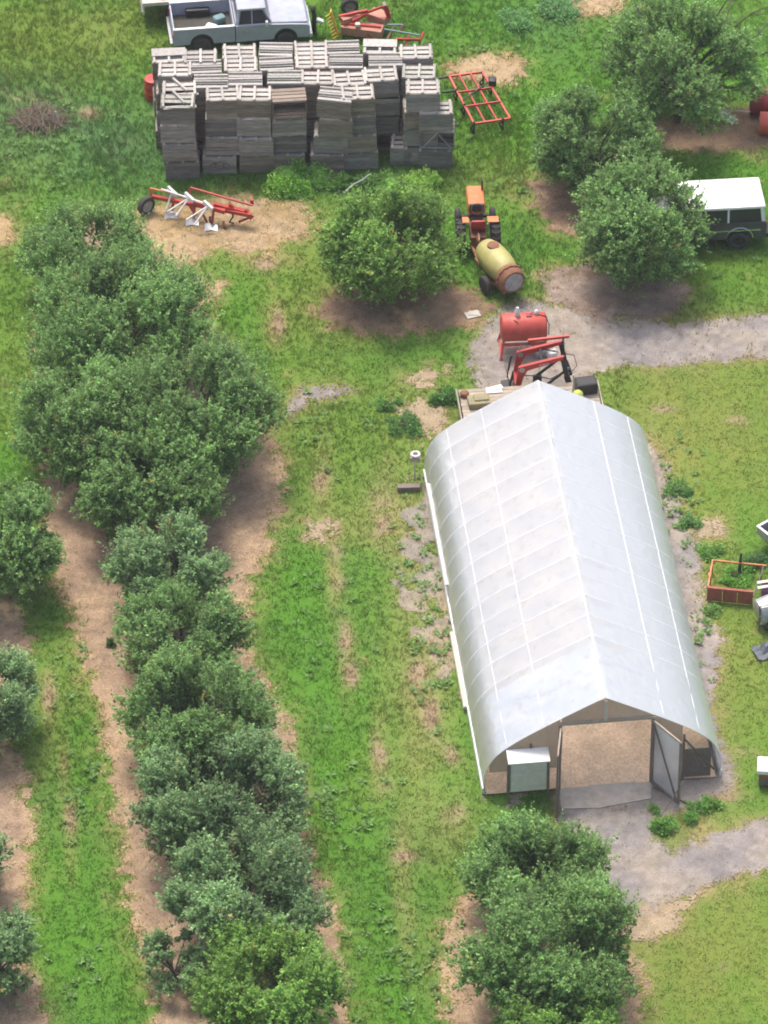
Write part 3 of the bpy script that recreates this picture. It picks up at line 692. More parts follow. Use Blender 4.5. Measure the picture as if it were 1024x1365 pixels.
for k, (a, e, ln) in enumerate(((14, 22, 4.4), (38, 32, 4.6), (2, 10, 4.2), (175, 20, 3.6), (62, 42, 4.6), (-15, 14, 3.6), (160, 36, 3.9), (26, 48, 4.4))):
    p = Vector((0, 0, 1.5)); d = Vector((math.cos(R(a)) * math.cos(R(e)), math.sin(R(a)) * math.cos(R(e)), math.sin(R(e)))); pts = [p.copy()]
    for s in range(6):
        d = (d + Vector(rs.normal(size=3) * .16) + Vector((0, 0, .03))).normalized(); p = p + d * ln / 6; pts.append(p.copy())
    b = MB().path(pts, [.085, .07, .055, .045, .035, .025, .012], 6)
    for s in (3, 4, 5):
        for _ in range(2):
            q = pts[s]; e1 = q + (d + Vector(rs.normal(size=3) * .7)).normalized() * rs.uniform(.35, .7); b.path([q, q.lerp(e1, .5) + Vector(rs.normal(size=3) * .04), e1], [.02, .014, .006], 5)
    b.build('bare_branch', M_bark if k % 3 else M_dead, rt_)

# ------------------------------------------------------------------ wooden bins
BW, BD, BH = 1.22, .84, .80
M_binbrown = mat('brown_weathered_wood', (.34, .275, .22), .9, 0, .22, 5, (.19, .145, .11), stretch=(.6, 5, 5), bump=.3)
M_bindark = mat('damp_grey_wood', (.27, .24, .22), .9, 0, .22, 5, (.15, .13, .115), stretch=(.6, 5, 5), bump=.3)
M_bintop2 = mat('lichen_grey_wood', (.42, .41, .36), .9, 0, .16, 5, (.25, .235, .20), stretch=(5, 1.2, 5), bump=.3, thr=(.25, .55))
def bin_meshes(sidem, topm):
    d = {}
    d['board_w'] = MB().box((0, 0, 0), (BW, .022, .166)).mesh('board'); d['board_d'] = MB().box((0, 0, 0), (.022, BD - .05, .166)).mesh('board')
    d['floor_board'] = MB().box((0, 0, 0), (BW - .01, .185, .022)).mesh('floor_board')
    d['batten'] = MB().box((0, 0, 0), (.085, BD - .01, .075)).mesh('batten'); d['cross_batten'] = MB().box((0, 0, 0), (BW - .02, .075, .07)).mesh('cross_batten')
    d['corner_post'] = MB().box((0, 0, 0), (.07, .07, BH - .12)).mesh('corner_post')
    d['lid'] = MB().box((0, 0, 0), (BW, BD * .55, .025)).mesh('top_sheet')
    d['lip'] = MB().box((0, 0, 0), (BW - .06, .05, .03)).mesh('lip')
    for k, m in d.items(): m.materials.append(topm if k in ('floor_board', 'batten', 'cross_batten', 'lid') else sidem)
    return d
BMS = [bin_meshes(M_binwood, M_bintop), bin_meshes(M_binbrown, M_bintop), bin_meshes(M_bindark, M_bintop2)]
BM = BMS[0]
brnd = random.Random(3)
def part(name, me, parent, loc, rot=(0, 0, 0)):
    o = bpy.data.objects.new(name, me); col.objects.link(o); o.parent = parent; o.location = loc; o.rotation_euler = rot
    return o
def wooden_bin(loc, rz, label, style, top, tilt=(0, 0)):
    """an upturned fruit bin: slatted floor and battens on top; style 'open' lies on its side with the mouth to the front"""
    global BM
    BM = BMS[brnd.choice((0, 0, 0, 1, 1, 2))]
    t = empty('wooden_bin', loc, rz, label, 'crate', 'stacked wooden fruit bins')
    t.rotation_euler = (tilt[0], tilt[1], rz)
    J = lambda s=.004: brnd.uniform(-s, s)
    if style == 'open':
        for k in range(4):
            y = -BD / 2 + .11 + k * .205
            part('board', BM['board_w'], t, (J(), y, .03), (R(90), 0, 0)); part('board', BM['board_w'], t, (J(), y, BH - .02), (R(90), 0, 0))
            z = .13 + k * .185
            part('board', BM['board_d'], t, (-BW / 2 + .015, .01, z)); part('board', BM['board_d'], t, (BW / 2 - .015, .01, z))
            part('board', BM['board_w'], t, (0, BD / 2 - .02, z))
        part('lip', BM['lip'], t, (0, -BD / 2 + .03, .06)); part('lip', BM['lip'], t, (0, -BD / 2 + .03, BH - .055))
        return t
    for k in range(4):
        z = .105 + k * .180
        for s in (-1, 1):
            part('board', BM['board_w'], t, (J(), s * (BD / 2 - .011 + J(.006)), z), (0, J(.012), 0))
            part('board', BM['board_d'], t, (s * (BW / 2 - .015), J(), z), (J(.012), 0, 0))
    if not top: return t
    for a in (-1, 1):
        for b in (-1, 1): part('corner_post', BM['corner_post'], t, (a * (BW / 2 - .065), b * (BD / 2 - .06), (BH - .12) / 2 + .02))
    zt = BH - .085
    for k in range(3):
        if style == 'broken' and k == 0: part('floor_board', BM['floor_board'], t, (.08, -.27, zt - .05), (0, R(5), R(14))); continue
        part('floor_board', BM['floor_board'], t, (J(), -.272 + k * .272 + J(.01), zt), (0, 0, J(.02)))
    if style == 'rails':
        for k in range(3): part('cross_batten', BM['cross_batten'], t, (J(), -.37 + k * .37, zt + .048), (0, 0, J(.02)))
    elif style == 'sheet':
        for k in (-1, 0, 1): part('batten', BM['batten'], t, (k * .53, J(), zt + .05), (0, 0, J(.03)))
        part('top_sheet', BM['lid'], t, (0, .15, zt + .103))
    else:
        for k in (-1, 0, 1):
            if style == 'broken' and k == 0: part('batten', BM['batten'], t, (.02, .2, zt + .06), (R(4), R(3), R(35))); continue
            part('batten', BM['batten'], t, (k * (.53 if k else 0) + J(.02), J(), zt + .05), (0, 0, J(.04)))
    return t
# (mark of the top front edge's middle, bins in the stack, style of the top bin)
ROWS = [('rear row', [(227, 82, 4, 'sheet'), (272, 82, 4, 'grid'), (320, 75, 4, 'grid'), (368, 74, 4, 'rails'), (412, 72, 4, 'grid'), (456, 71, 4, 'rails'), (504, 71, 4, 'sheet'), (550, 76, 4, 'grid')]),
        ('third row', [(228, 100, 4, 'grid'), (274, 97, 4, 'rails'), (321, 94, 4, 'grid'), (371, 94, 4, 'rails'), (415, 89, 4, 'grid'), (462, 91, 4, 'rails'), (508, 87, 4, 'rails'), (558, 103, 4, 'grid')]),
        ('second row', [(237, 126, 4, 'broken'), (283, 116, 4, 'rails'), (328, 113, 4, 'rails'), (375, 111, 4, 'rails'), (421, 110, 4, 'grid'), (467, 113, 4, 'grid'), (512, 106, 4, 'grid'), (559, 123, 4, 'grid')]),
        ('front row', [(240, 143, 4, 'broken'), (291, 135, 4, 'grid'), (338, 135, 4, 'grid'), (383, 134, 4, 'open'), (438, 134, 4, 'rails'), (481, 131, 4, 'grid'), (544, 197, 1, 'grid'), (584, 146, 3, 'grid')])]
ORD = ['first', 'second', 'third', 'fourth', 'fifth', 'sixth', 'seventh', 'eighth']
LEV = {0: 'bottom', 1: 'second from bottom', 2: 'third from bottom', 3: 'top'}
for ri, (rn, sts) in enumerate(ROWS):
    for ci, (u, v, nb, sty) in enumerate(sts):
        c = P(u, v, nb * BH) + Vector((0, BD / 2 + .0, 0)); c.z = 0
        if ri == 3 and ci == 7: c = P(u, v, nb * .86) + Vector((0, BD / 2, 0)); c.z = 0
        lean = brnd.uniform(-.05, .05)
        for k in range(nb):
            top = k == nb - 1
            lv = 'top' if top else LEV[k]
            lab = 'weathered grey wooden bin, %s of the %s stack from left, %s' % (lv, ORD[ci], rn)
            if nb == 1: lab = 'single low wooden bin on the ground at the front right of the stacks'
            rz = R(1.6) + brnd.uniform(-.075, .075); tl = (0, 0); st = sty if top else 'plain'
            vis = top or ri == 3 or ci in (0, 7)
            off = Vector((lean * k + brnd.uniform(-.055, .055), brnd.uniform(-.05, .05), k * BH))
            if (ri, ci) == (3, 4) and k >= 2: rz -= R(7); tl = (0, R(1.2)); off.x += .12; off.z += .012
            if ri == 3 and nb > 1: off.x += brnd.uniform(-.06, .06); off.y += brnd.uniform(-.05, .09) * (k > 0)
            if (ri, ci) == (3, 0): off.x += -.05 * k
            if (ri, ci) == (3, 7) and k == 1: st = 'open'
            if (ri, ci) == (3, 7): off.z = k * BH
            if (ri, ci) == (2, 6) and k == 0: st = 'open'
            t = wooden_bin(c + off, rz, lab, st, vis and st != 'open', tl)
            if (ri, ci) == (3, 7) and k == 1:
                for s in (-1, 1): MB().bar((0, -BD / 2 - .02, BH - .05), (s * .5, -BD / 2 - .02, .12), .05, .02).build('diagonal_brace', M_bintop, t)
            if (ri, ci) == (3, 1) and k == 0:
                mk = MB(); 
                for q in (-.13, .15): mk.box((q, -BD / 2 - .0165, .42), (.06, .006, .22))
                mk.box((.01, -BD / 2 - .0165, .55), (.22, .006, .04)); mk.bar((-.13, -BD / 2 - .0165, .55), (-.36, -BD / 2 - .0165, .40), .006, .04); mk.bar((.15, -BD / 2 - .0165, .55), (.38, -BD / 2 - .0165, .42), .006, .04)
                mk.build('dark_stencil_mark', M_framewood, t)

# ------------------------------------------------------------------ pickups and wagon
def arch(cx, r, z, n=8): return [(cx + r * math.cos(math.pi * k / n), z + r * math.sin(math.pi * k / n)) for k in range(n + 1)]
def pickup(loc, rz, label, paint, flat=False):
    t = empty('pickup_truck', loc, rz, label, 'truck', 'pickup trucks behind the bins')
    fz = arch(1.72, .46, .5); rz_ = arch(-1.55, .46, .5)
    low = [(2.60, .5), (2.66, .62), (2.66, .95), (2.56, 1.07), (2.0, 1.12), (1.18, 1.17), (1.1, 1.2), (-.22, 1.2), (-.22, .48)] + fz[::-1]
    MB().prism(low, -.95, .95).build('body', paint, t)
    hd = MB().rbox((1.86, 0, 1.13), (1.45, 1.72, .14), .06, ry=R(3)); hd.build('hood', paint, t)
    MB().rbox((.42, 0, 1.80), (1.12, 1.56, .12), .055).build('cab_roof', paint, t)
    for s in (-1, 1):
        MB().bar((1.18, s * .84, 1.18), (.86, s * .72, 1.78), .07, .07).build('pillar', paint, t)
        MB().bar((-.16, s * .86, 1.19), (-.06, s * .72, 1.78), .12, .08).build('pillar', paint, t)
        MB().bar((.42, s * .86, 1.18), (.42, s * .735, 1.78), .05, .05).build('pillar', paint, t)
    MB().hexa([(1.16, -.80, 1.2), (.87, -.69, 1.75), (.87, .69, 1.75), (1.16, .80, 1.2), (1.14, -.80, 1.19), (.84, -.69, 1.75), (.84, .69, 1.75), (1.14, .80, 1.19)]).build('windshield', M_glass, t)
    MB().hexa([(-.17, -.78, 1.2), (-.07, -.68, 1.75), (-.07, .68, 1.75), (-.17, .78, 1.2), (-.15, -.78, 1.2), (-.05, -.68, 1.75), (-.05, .68, 1.75), (-.15, .78, 1.2)]).build('rear_window', M_glass, t)
    for s in (-1, 1):
        MB().hexa([(1.08, s * .845, 1.2), (.84, s * .735, 1.74), (0, s * .735, 1.74), (-.1, s * .845, 1.2), (1.08, s * .83, 1.2), (.84, s * .72, 1.74), (0, s * .72, 1.74), (-.1, s * .83, 1.2)]).build('side_window', M_glass, t)
        MB().rbox((.98, s * 1.02, 1.30), (.1, .16, .2), .03).build('door_mirror', M_white, t)
        MB().box((2.665, s * .68, .84), (.03, .28, .16)).build('headlight', M_chrome, t)
        MB().box((.12, s * .965, 1.0), (.2, .03, .04)).build('door_handle', M_chrome, t)
        MB().box((-2.66, s * .88, .85), (.03, .12, .28)).build('tail_light', M_lampred, t)
    MB().box((2.70, 0, .55), (.12, 1.9, .16)).build('front_bumper', M_chrome, t)
    MB().box((2.668, 0, .82), (.02, 1.0, .2)).build('grille', M_black, t)
    MB().box((-2.72, 0, .52), (.1, 1.8, .14)).build('rear_bumper', M_chrome, t)
    if flat:
        MB().box((-1.5, 0, .98), (2.5, 2.0, .14)).build('flat_deck', paint, t)
        MB().box((-1.45, 0, .75), (2.3, .9, .3)).build('chassis', M_black, t)
        MB().box((-.30, 0, 1.25), (.06, 1.9, .45)).build('headboard', paint, t)
    else:
        side = [(-.26, .5), (-.26, 1.2), (-2.64, 1.2), (-2.64, .5)] + rz_[::-1]
        for s in (-1, 1):
            y0, y1 = (s * .95, s * .88)
            MB().prism(side, min(y0, y1), max(y0, y1)).build('bed_side', paint, t)
            MB().box((-1.45, s * .90, 1.215), (2.38, .12, .028)).build('bed_rail', M_white, t)
            MB().rbox((-1.55, s * .76, .80), (.95, .24, .32), .06).build('wheel_well', M_black, t)
        MB().box((-2.615, 0, .86), (.05, 1.755, .62)).build('tailgate', paint, t)
        MB().box((-.28, 0, .88), (.05, 1.755, .66)).build('bed_front', paint, t)
        MB().box((-1.45, 0, .60), (2.26, 1.755, .06)).build('bed_floor', M_bedliner, t)
    for x in (1.72, -1.55):
        for s in (-1, 1): wheel(t, (x, s * .82, .37), (0, 1, 0), .37, .24)
    return t
a, b = P(243, 62, .5), P(408, 50, .5)
mid = (a + b) / 2
mid.z = 0
trk = pickup(mid + Vector((-.2, .98, 0)), R(7), 'silver grey pickup truck with an open cargo bed behind the bins', M_silver)
trk.scale = (.95, .97, .97)
MT = Matrix.Translation(trk.location) @ Matrix.Rotation(R(7), 4, 'Z')
def thing_mesh(mb, name, m, loc, rz, label, cat, group=None):
    o = mb.build(name, m); o.location = loc; o.rotation_euler = (0, 0, rz); return tag(o, label, cat, group)
thing_mesh(MB().rbox((0, 0, .16), (.46, .36, .3), .1), 'duffel_bag', M_teal, MT @ Vector((-.72, .15, .635)), R(30), 'blue grey bag in the silver truck bed against the cab', 'bag')
thing_mesh(MB().rbox((0, 0, .09), (.42, .3, .17), .06), 'feed_sack', M_white, MT @ Vector((-1.05, -.2, .635)), R(-25), 'small white sack lying in the silver truck bed', 'sack')
thing_mesh(MB().box((0, 0, .03), (1.3, .14, .05)), 'plank', M_rust, MT @ Vector((-1.7, -.35, .635)), R(4), 'reddish plank on the floor of the silver truck bed', 'plank')
tr2 = pickup(MT @ Vector((-.72, 2.12, 0)), R(7), 'cream flat deck truck at the top edge behind the silver pickup', M_cream, True)
M2 = Matrix.Translation(tr2.location) @ Matrix.Rotation(R(7), 4, 'Z')
sw = empty('spare_wheel', M2 @ Vector((-1.95, -.45, 1.05)), 0, 'spare wheel with a yellow hub lying on the cream truck deck', 'wheel')
q = MB().lathe((0, 0, .11), (0, 0, 1), [(-.1, .2), (-.11, .3), (-.06, .36), (.06, .36), (.11, .3), (.1, .2)], 20).build('tyre', M_tyre, sw)
MB().lathe((0, 0, .11), (0, 0, 1), [(-.08, .02), (-.08, .21), (.09, .21), (.06, .16), (.06, .02)], 18).build('rim', M_yellowpaint, sw)
bs = empty('bench_seat', M2 @ Vector((-.95, -.35, 1.05)), R(7), 'pink topped plum vinyl bench seat on the cream truck deck', 'seat')
MB().rbox((0, 0, .13), (1.1, .5, .26), .06).build('seat_base', M_purple, bs); MB().rbox((0, .05, .30), (1.05, .55, .09), .04).build('seat_pad', M_pinkseat, bs)
thing_mesh(MB().lathe((0, 0, 0), (0, 0, 1), [(0, .2), (.02, .24), (.25, .25), (.5, .24), (.55, .2), (.56, .05)], 16), 'green_barrel', M_green, M2 @ Vector((-.1, -.95, 0)) + Vector((0, -.35, 0)), 0, 'green barrel between the two trucks by the cab', 'barrel')

def wagon(loc, rz):
    t = empty('sport_utility_vehicle', loc, rz, 'dark grey utility vehicle with a white roof, half behind a tree', 'car')
    low = [(2.35, .5), (2.4, .95), (2.2, 1.1), (1.05, 1.15), (-2.25, 1.18), (-2.3, 1.1), (-2.3, .52)] + arch(-1.35, .44, .5)[::-1] + arch(1.5, .44, .5)[::-1]
    MB().prism(low, -.93, .93).build('body', M_cargrey, t)
    up = [(1.0, 1.181), (.6, 1.70), (-2.18, 1.70), (-2.26, 1.181)]
    g = MB()
    g.hexa([(-2.24, -.86, 1.16), (1.0, -.86, 1.16), (1.0, .86, 1.16), (-2.24, .86, 1.16), (-2.17, -.80, 1.72), (.62, -.80, 1.72), (.62, .80, 1.72), (-2.17, .80, 1.72)])
    g.build('window_glass', M_glass, t)
    MB().rbox((-.78, 0, 1.77), (2.95, 1.74, .13), .06).build('roof', M_carwhite, t)
    for s in (-1, 1):
        for xb, xt, wd in ((1.0, .62, .09), (.05, .02, .07), (-.95, -.95, .07), (-2.2, -2.14, .13)):
            MB().bar((xb, s * .868, 1.17), (xt, s * .808, 1.72), .03, wd, up=(1, 0, 0)).build('pillar', M_carwhite if wd != .09 else M_cargrey, t)
        MB().box((-2.31, s * .80, 1.0), (.03, .16, .26)).build('tail_light', M_lampred, t)
        ring_ = MB().path([(-1.35 + .48 * math.cos(q), s * .935, .5 + .48 * math.sin(q)) for q in np.linspace(.05, math.pi - .05, 12)], .025, 6); ring_.build('arch_trim', M_chrome, t)
        MB().box((-.1, s * .937, .86), (4.0, .02, .05)).build('side_moulding', M_chrome, t)
        MB().box((.5, s * .945, 1.05), (.18, .03, .04)).build('door_handle', M_chrome, t)
    MB().box((-2.37, 0, .56), (.12, 1.8, .16)).build('rear_bumper', M_black, t)
    MB().box((2.42, 0, .56), (.12, 1.8, .16)).build('front_bumper', M_chrome, t)
    for x in (1.5, -1.35):
        for s in (-1, 1): wheel(t, (x, s * .80, .37), (0, 1, 0), .37, .25, M_black)
    return t
wg = P(981, 333); wagon(wg + Vector((-1.33, .80, 0)), R(180 + 5))
thing_mesh(MB().box((0, 0, .5), (.07, .07, 1.0)).box((.35, 0, .96), (.8, .05, .06)), 'sign_stake', M_rust, P(1018, 305) + Vector((.2, .3, 0)), 0, 'rusty stake with a bar just behind the white roofed vehicle', 'stake')

# ------------------------------------------------------------------ tractor and sprayer
tl = P(637, 332)
tc_ = empty('tractor', tl, R(3), 'small orange tractor seen from behind hitched to the yellow sprayer', 'tractor'); tc_.scale = (1.1, 1.06, 1.1)   # +y is forward
for s in (-1, 1):
    wheel(tc_, (s * .56, 0, .54), (1, 0, 0), .54, .30, M_orange, lug=True)
    wheel(tc_, (s * .56, 1.42, .29), (1, 0, 0), .29, .18, M_orange)
    f = MB(); pts = [(math.cos(q) * .60, .54 + math.sin(q) * .60) for q in np.linspace(.5, 1.75, 7)]
    for (y0, z0), (y1, z1) in zip(pts, pts[1:]): f.hexa([(s * .30, y0, z0), (s * (.66 if s > 0 else .5), y0, z0), (s * (.66 if s > 0 else .5), y1, z1), (s * .30, y1, z1), (s * .30, y0, z0 + .025), (s * (.66 if s > 0 else .5), y0, z0 + .025), (s * (.66 if s > 0 else .5), y1, z1 + .025), (s * .30, y1, z1 + .025)])
    f.build('fender', M_orange, tc_)
MB().rbox((0, 1.30, 1.02), (.58, 1.12, .46), .11).build('hood', M_orange, tc_)
MB().rbox((0, 1.2, .62), (.4, 1.3, .36), .06).build('engine', M_black, tc_)
MB().box((0, 1.42, .30), (1.0, .1, .1)).build('front_axle', M_black, tc_)
MB().box((0, .1, .52), (.5, .9, .4)).build('transmission', M_rust, tc_)
MB().box((0, .72, 1.14), (.46, .08, .26)).build('dashboard', M_black, tc_)
sw_ = MB().ring((0, .52, 1.22), (0, -.6, 1), .19, .018, 20, 6); sw_.tube((0, .52, 1.22), (0, .74, 1.02), .02); sw_.build('steering_wheel', M_black, tc_)
st = MB().rbox((0, .12, .86), (.46, .42, .12), .05).build('seat', M_darkred, tc_); MB().rbox((0, -.08, 1.04), (.44, .1, .34), .04, rx=R(8)).build('seat_back', M_red, st)
MB().tube((.22, 1.55, 1.2), (.22, 1.55, 1.62), .03).build('exhaust_pipe', M_black, tc_)
MB().tube((.26, .0, .75), (.30, -.15, 1.12), .025).build('lever', M_plank, tc_)
h = MB(); h.bar((-.25, -.25, .4), (-.15, -.75, .4), .05); h.bar((.25, -.25, .4), (.15, -.75, .4), .05); h.bar((0, -.3, .38), (0, -.85, .38), .09, .05); h.bar((0, -.2, .8), (0, -.7, .85), .05)
h.build('hitch', M_rust, tc_)
for s in (-1, 1): MB().rbox((s * .20, 1.86, 1.0), (.12, .04, .1), .02).build('headlight', M_chrome, tc_)
s0, s1 = P(648, 334, .85), P(679, 370, .85)
ax = (s1 - s0); ang = math.atan2(ax.y, ax.x)
sp = empty('orchard_sprayer', ((s0 + s1) / 2).xy.to_3d(), ang, 'yellow barrel orchard sprayer with a round rusty fan at its rear', 'sprayer')  # +x is the rear
MB().lathe((0, 0, .92), (1, 0, 0), [(-1.02, .05), (-1.0, .26), (-.9, .40), (-.6, .49), (-.1, .53), (.3, .51), (.62, .45), (.72, .40), (.73, .1)], 28).build('tank', M_yellow, sp)
MB().lathe((-.35, 0, 1.43), (0, 0, 1), [(-.03, .21), (.03, .21), (.05, .17), (.06, .02)], 20).build('filler_lid', M_rust, sp)
MB().lathe((0, 0, .86), (1, 0, 0), [(.72, .44), (.74, .50), (.90, .52), (.92, .46), (.98, .46), (1.0, .50), (1.12, .48), (1.2, .43), (1.2, .36)], 26).build('fan_shroud', M_rust, sp)
fan = MB().lathe((0, 0, .86), (1, 0, 0), [(1.27, .01), (1.27, .10), (1.23, .12), (1.215, .35), (1.17, .37)], 22)
for k in range(8):
    q = 2 * math.pi * k / 8; fan.bar((1.24, .1 * math.cos(q), .86 + .1 * math.sin(q)), (1.24, .35 * math.cos(q), .86 + .35 * math.sin(q)), .02, .05)
fan.build('fan_guard', M_galv, sp)
nz_ = MB()
for k in range(14):
    q = 2 * math.pi * k / 14; nz_.box((.95, .51 * math.cos(q), .86 + .51 * math.sin(q)), (.05, .05, .05), rx=q)
nz_.build('nozzle_ring', M_rust, sp)
ch = MB()
for s in (-1, 1): ch.bar((-1.1, s * .3, .42), (1.1, s * .3, .42), .08, .1)
ch.bar((-.9, -.3, .42), (-1.9, 0, .40), .07, .08); ch.bar((-.9, .3, .42), (-1.9, 0, .40), .07, .08); ch.bar((.3, -.62, .35), (.3, .62, .35), .08)
for x in (-.7, .5): ch.box((x, 0, .44), (.1, .8, .1))
ch.build('chassis', M_rust, sp)
for s in (-1, 1): wheel(sp, (.25, s * .62, .33), (0, 1, 0), .33, .2)
MB().path([(-1.0, -.2, 1.2), (-1.15, -.25, 1.35), (-1.3, -.15, 1.0), (-1.4, 0, .6)], .03, 6).build('hose', M_rust, sp)

# ------------------------------------------------------------------ fuel tank and loader
ft = empty('fuel_tank', P(698, 436, .98).xy.to_3d(), R(4), 'red cylindrical fuel tank on a steel stand on the gravel drive', 'tank')
MB().lathe((0, 0, 1.0), (1, 0, 0), [(-.80, .02), (-.79, .38), (-.76, .46), (-.72, .49), (.72, .49), (.76, .46), (.79, .38), (.80, .02)], 30).build('tank_shell', M_tankred, ft)
for x in (-.5, .0, .55): MB().ring((x, 0, 1.0), (1, 0, 0), .492, .008, 30, 5).build('weld_band', M_tankred, ft)
for s in (-1, 1):
    f = MB()
    f.bar((s * .82, -.55, -.02), (s * .70, -.30, .66), .07); f.bar((s * .82, .55, -.02), (s * .70, .30, .66), .07); f.bar((s * .79, -.5, .12), (s * .79, .5, .12), .06); f.bar((s * .72, -.42, .58), (s * .72, .42, .58), .07)
    f.build('stand_frame', M_tankred, ft)
MB().box((0, -.34, .50), (1.5, .05, .12)).build('stand_rail', M_tankred, ft)
MB().box((0, .34, .50), (1.5, .05, .12)).build('stand_rail', M_tankred, ft)
MB().lathe((-.22, 0, 1.46), (0, 0, 1), [(0, .07), (.05, .09), (.22, .095), (.30, .06), (.38, .05), (.40, .02)], 14).build('vent_cap', M_white, ft)
MB().lathe((.44, .05, 1.46), (0, 0, 1), [(0, .05), (.05, .085), (.14, .085), (.2, .05), (.22, .02)], 14).build('filler_cap', M_white, ft)
MB().box((.18, -.02, 1.49), (.2, .14, .06)).tube((.18, 0, 1.5), (.33, .06, 1.56), .02).build('pump_bracket', M_darkred, ft)
MB().path([(-.35, -.2, 1.46), (-.25, -.28, 1.42), (-.22, -.33, 1.36)], .015, 5).build('hose', M_black, ft)
MB().path([(.5, 0, 1.5), (.75, -.1, 1.5), (.86, -.2, 1.2), (.85, -.25, .8)], .018, 6).build('fuel_hose', M_black, ft)

e1, e2 = P(690, 471, 1.35), P(698, 491, 1.35)
lc = (e1 + e2) / 2
ld = empty('front_loader', lc.xy.to_3d(), R(3), 'detached red front loader arms standing behind the greenhouse peak', 'loader')
for s in (-1, 1):
    y = s * .42
    MB().prism([(-.10, 1.42), (.05, 1.47), (1.42, 1.84), (1.42, 1.71), (.20, 1.28), (.06, .95), (-.10, .22), (-.24, .22)], y - .055, y + .055).build('loader_arm', M_red, ld)
    MB().tube((.02, y - .07, 1.32), (.02, y + .07, 1.32), .10, None, 14).build('pivot_plate', M_galv, ld)
    c_ = MB().tube((-.28, y, 1.25), (-.38, y, .62), .035).tube((-.38, y, .62), (-.42, y, .3), .02); c_.build('hydraulic_cylinder', M_black, ld)
    p_ = MB().bar((1.38, y, 1.82), (1.55, y, .95), .10, .16).bar((1.55, y, .95), (1.72, y - .1, .42), .09, .2).bar((1.5, y, 1.2), (.62, y, .35), .06, .07); p_.build('mounting_post', M_black, ld)
    MB().tube((.50, y, .30), (1.45, y, 1.15), .035).build('lift_cylinder', M_black, ld)
    MB().box((.62, y, .155), (.3, .12, .4)).build('stand_foot', M_black, ld)
    for k in range(2): MB().tube((1.66, y - .17, .52 + k * .2), (1.66, y - .10, .52 + k * .2), .05, None, 10).build('mount_pin', M_galv, ld)
MB().prism([(-.30, .02), (-.02, .02), (-.02, .46), (-.10, .46), (-.12, .10), (-.62, .02), (-.62, -.02)], -.62, .62).build('bucket', M_black, ld)
MB().box((-.15, 0, .55), (.1, .73, .12)).build('cross_tube', M_red, ld)
MB().tube((.7, -.36, 1.55), (.7, .36, 1.55), .05).build('cross_tube', M_black, ld)
MB().bar((.30, .75, 1.62), (1.72, .80, 1.72), .09, .09).build('tow_bar', M_tankred, ld)
MB().bar((1.50, .75, 1.70), (1.50, .45, 1.4), .07).build('bar_bracket', M_black, ld)
hs_ = MB().path([(-.05, .36, 1.5), (.1, .6, 1.62), (.35, .66, 1.55), (.6, .5, 1.5), (.9, .3, 1.55), (1.3, .35, 1.4)], .02, 6); hs_.build('hydraulic_hose', M_black, ld)
MB().path([(1.45, .4, 1.3), (1.85, .35, 1.25), (1.95, .2, .9), (1.75, .0, .8), (1.6, -.2, .9)], .014, 6).build('hydraulic_hose', M_black, ld)
MB().path([(.1, -.36, 1.0), (.6, -.3, .9), (1.0, -.36, .8), (1.4, -.3, 1.0)], .02, 6).build('hydraulic_hose', M_black, ld)
MB().bar((-.36, .1, .3), (-.48, .1, .95), .06, .02).build('fork_tine', M_black, ld)
mk = MB()
for k in range(5): mk.box((.62 + k * .07, -.478, 1.50 + k * .019), (.045, .004, .03))
mk.build('white_lettering', M_white, ld)
thing_mesh(MB().rbox((0, 0, .17), (.36, .3, .34), .08).lathe((.08, 0, .34), (0, 0, 1), [(0, .06), (.05, .05), (.06, .02)], 10), 'jerry_can', M_white, P(736, 478), R(20), 'white plastic jug on the gravel between loader arms and fuel tank', 'jug')
thing_mesh(MB().rbox((0, 0, .15), (.5, .3, .3), .04), 'battery_box', M_galv, P(722, 474), R(10), 'grey metal box under the loader arm', 'box')

# ------------------------------------------------------------------ platform wagon behind the greenhouse
pf = empty('platform_wagon', P(706, 560), R(6), 'low tan plank platform behind the far end of the greenhouse', 'platform')
for k in range(9): MB().box((0 + .01 * (k % 2), -.72 + k * .18, .86), (4.7, .165, .04)).build('plank', M_plank, pf)
for x in (-2.2, 0, 2.2):
    MB().box((x, 0, .78), (.12, 1.6, .12)).build('bearer', M_framewood, pf)
    for y in (-.7, .7): MB().box((x, y, .36), (.12, .12, .72)).build('leg', M_framewood, pf)
for k, x in enumerate((-2.42, 2.42)): MB().box((x, 0, .80), (.04, 1.66, .2)).build('end_board', M_plank, pf)
PM = Matrix.Translation(pf.location) @ Matrix.Rotation(R(6), 4, 'Z')
thing_mesh(MB().rbox((0, 0, .12), (.75, .55, .24), .05).rbox((.08, .04, .25), (.5, .36, .1), .04), 'mossy_block', M_moss, PM @ Vector((-1.75, -.05, .88)), R(8), 'mossy yellow grey block at the left end of the platform', 'block')
pc = empty('cap_post', P(614, 556), R(0), 'tan post with a brown round cap left of the platform', 'post')
MB().box((0, 0, .5), (.1, .1, 1.0)).build('post', M_plank, pc); MB().lathe((.12, .05, 0), (0, 0, 1), [(0, .14), (.8, .14), (.95, .17), (1.05, .14), (1.1, .04)], 14).build('cap', M_rust, pc)
thing_mesh(MB().rbox((0, 0, .02), (.55, .3, .04), .01).box((.1, .1, .055), (.4, .2, .02), rz=.3), 'paper_sack', M_white, PM @ Vector((-1.15, .62, .88)), R(5), 'flat white sack on the back of the platform', 'sack')
bc = empty('battery_crate', PM @ Vector((1.95, .30, .88)), R(12), 'black plastic crate at the right end of the platform', 'crate')
MB().box((0, 0, .04), (.66, .46, .06)).build('crate_floor', M_black, bc)
for s in (-1, 1): MB().box((0, s * .23, .22), (.70, .03, .42)).build('side', M_black, bc); MB().box((s * .335, 0, .22), (.03, .43, .42)).build('side', M_black, bc)
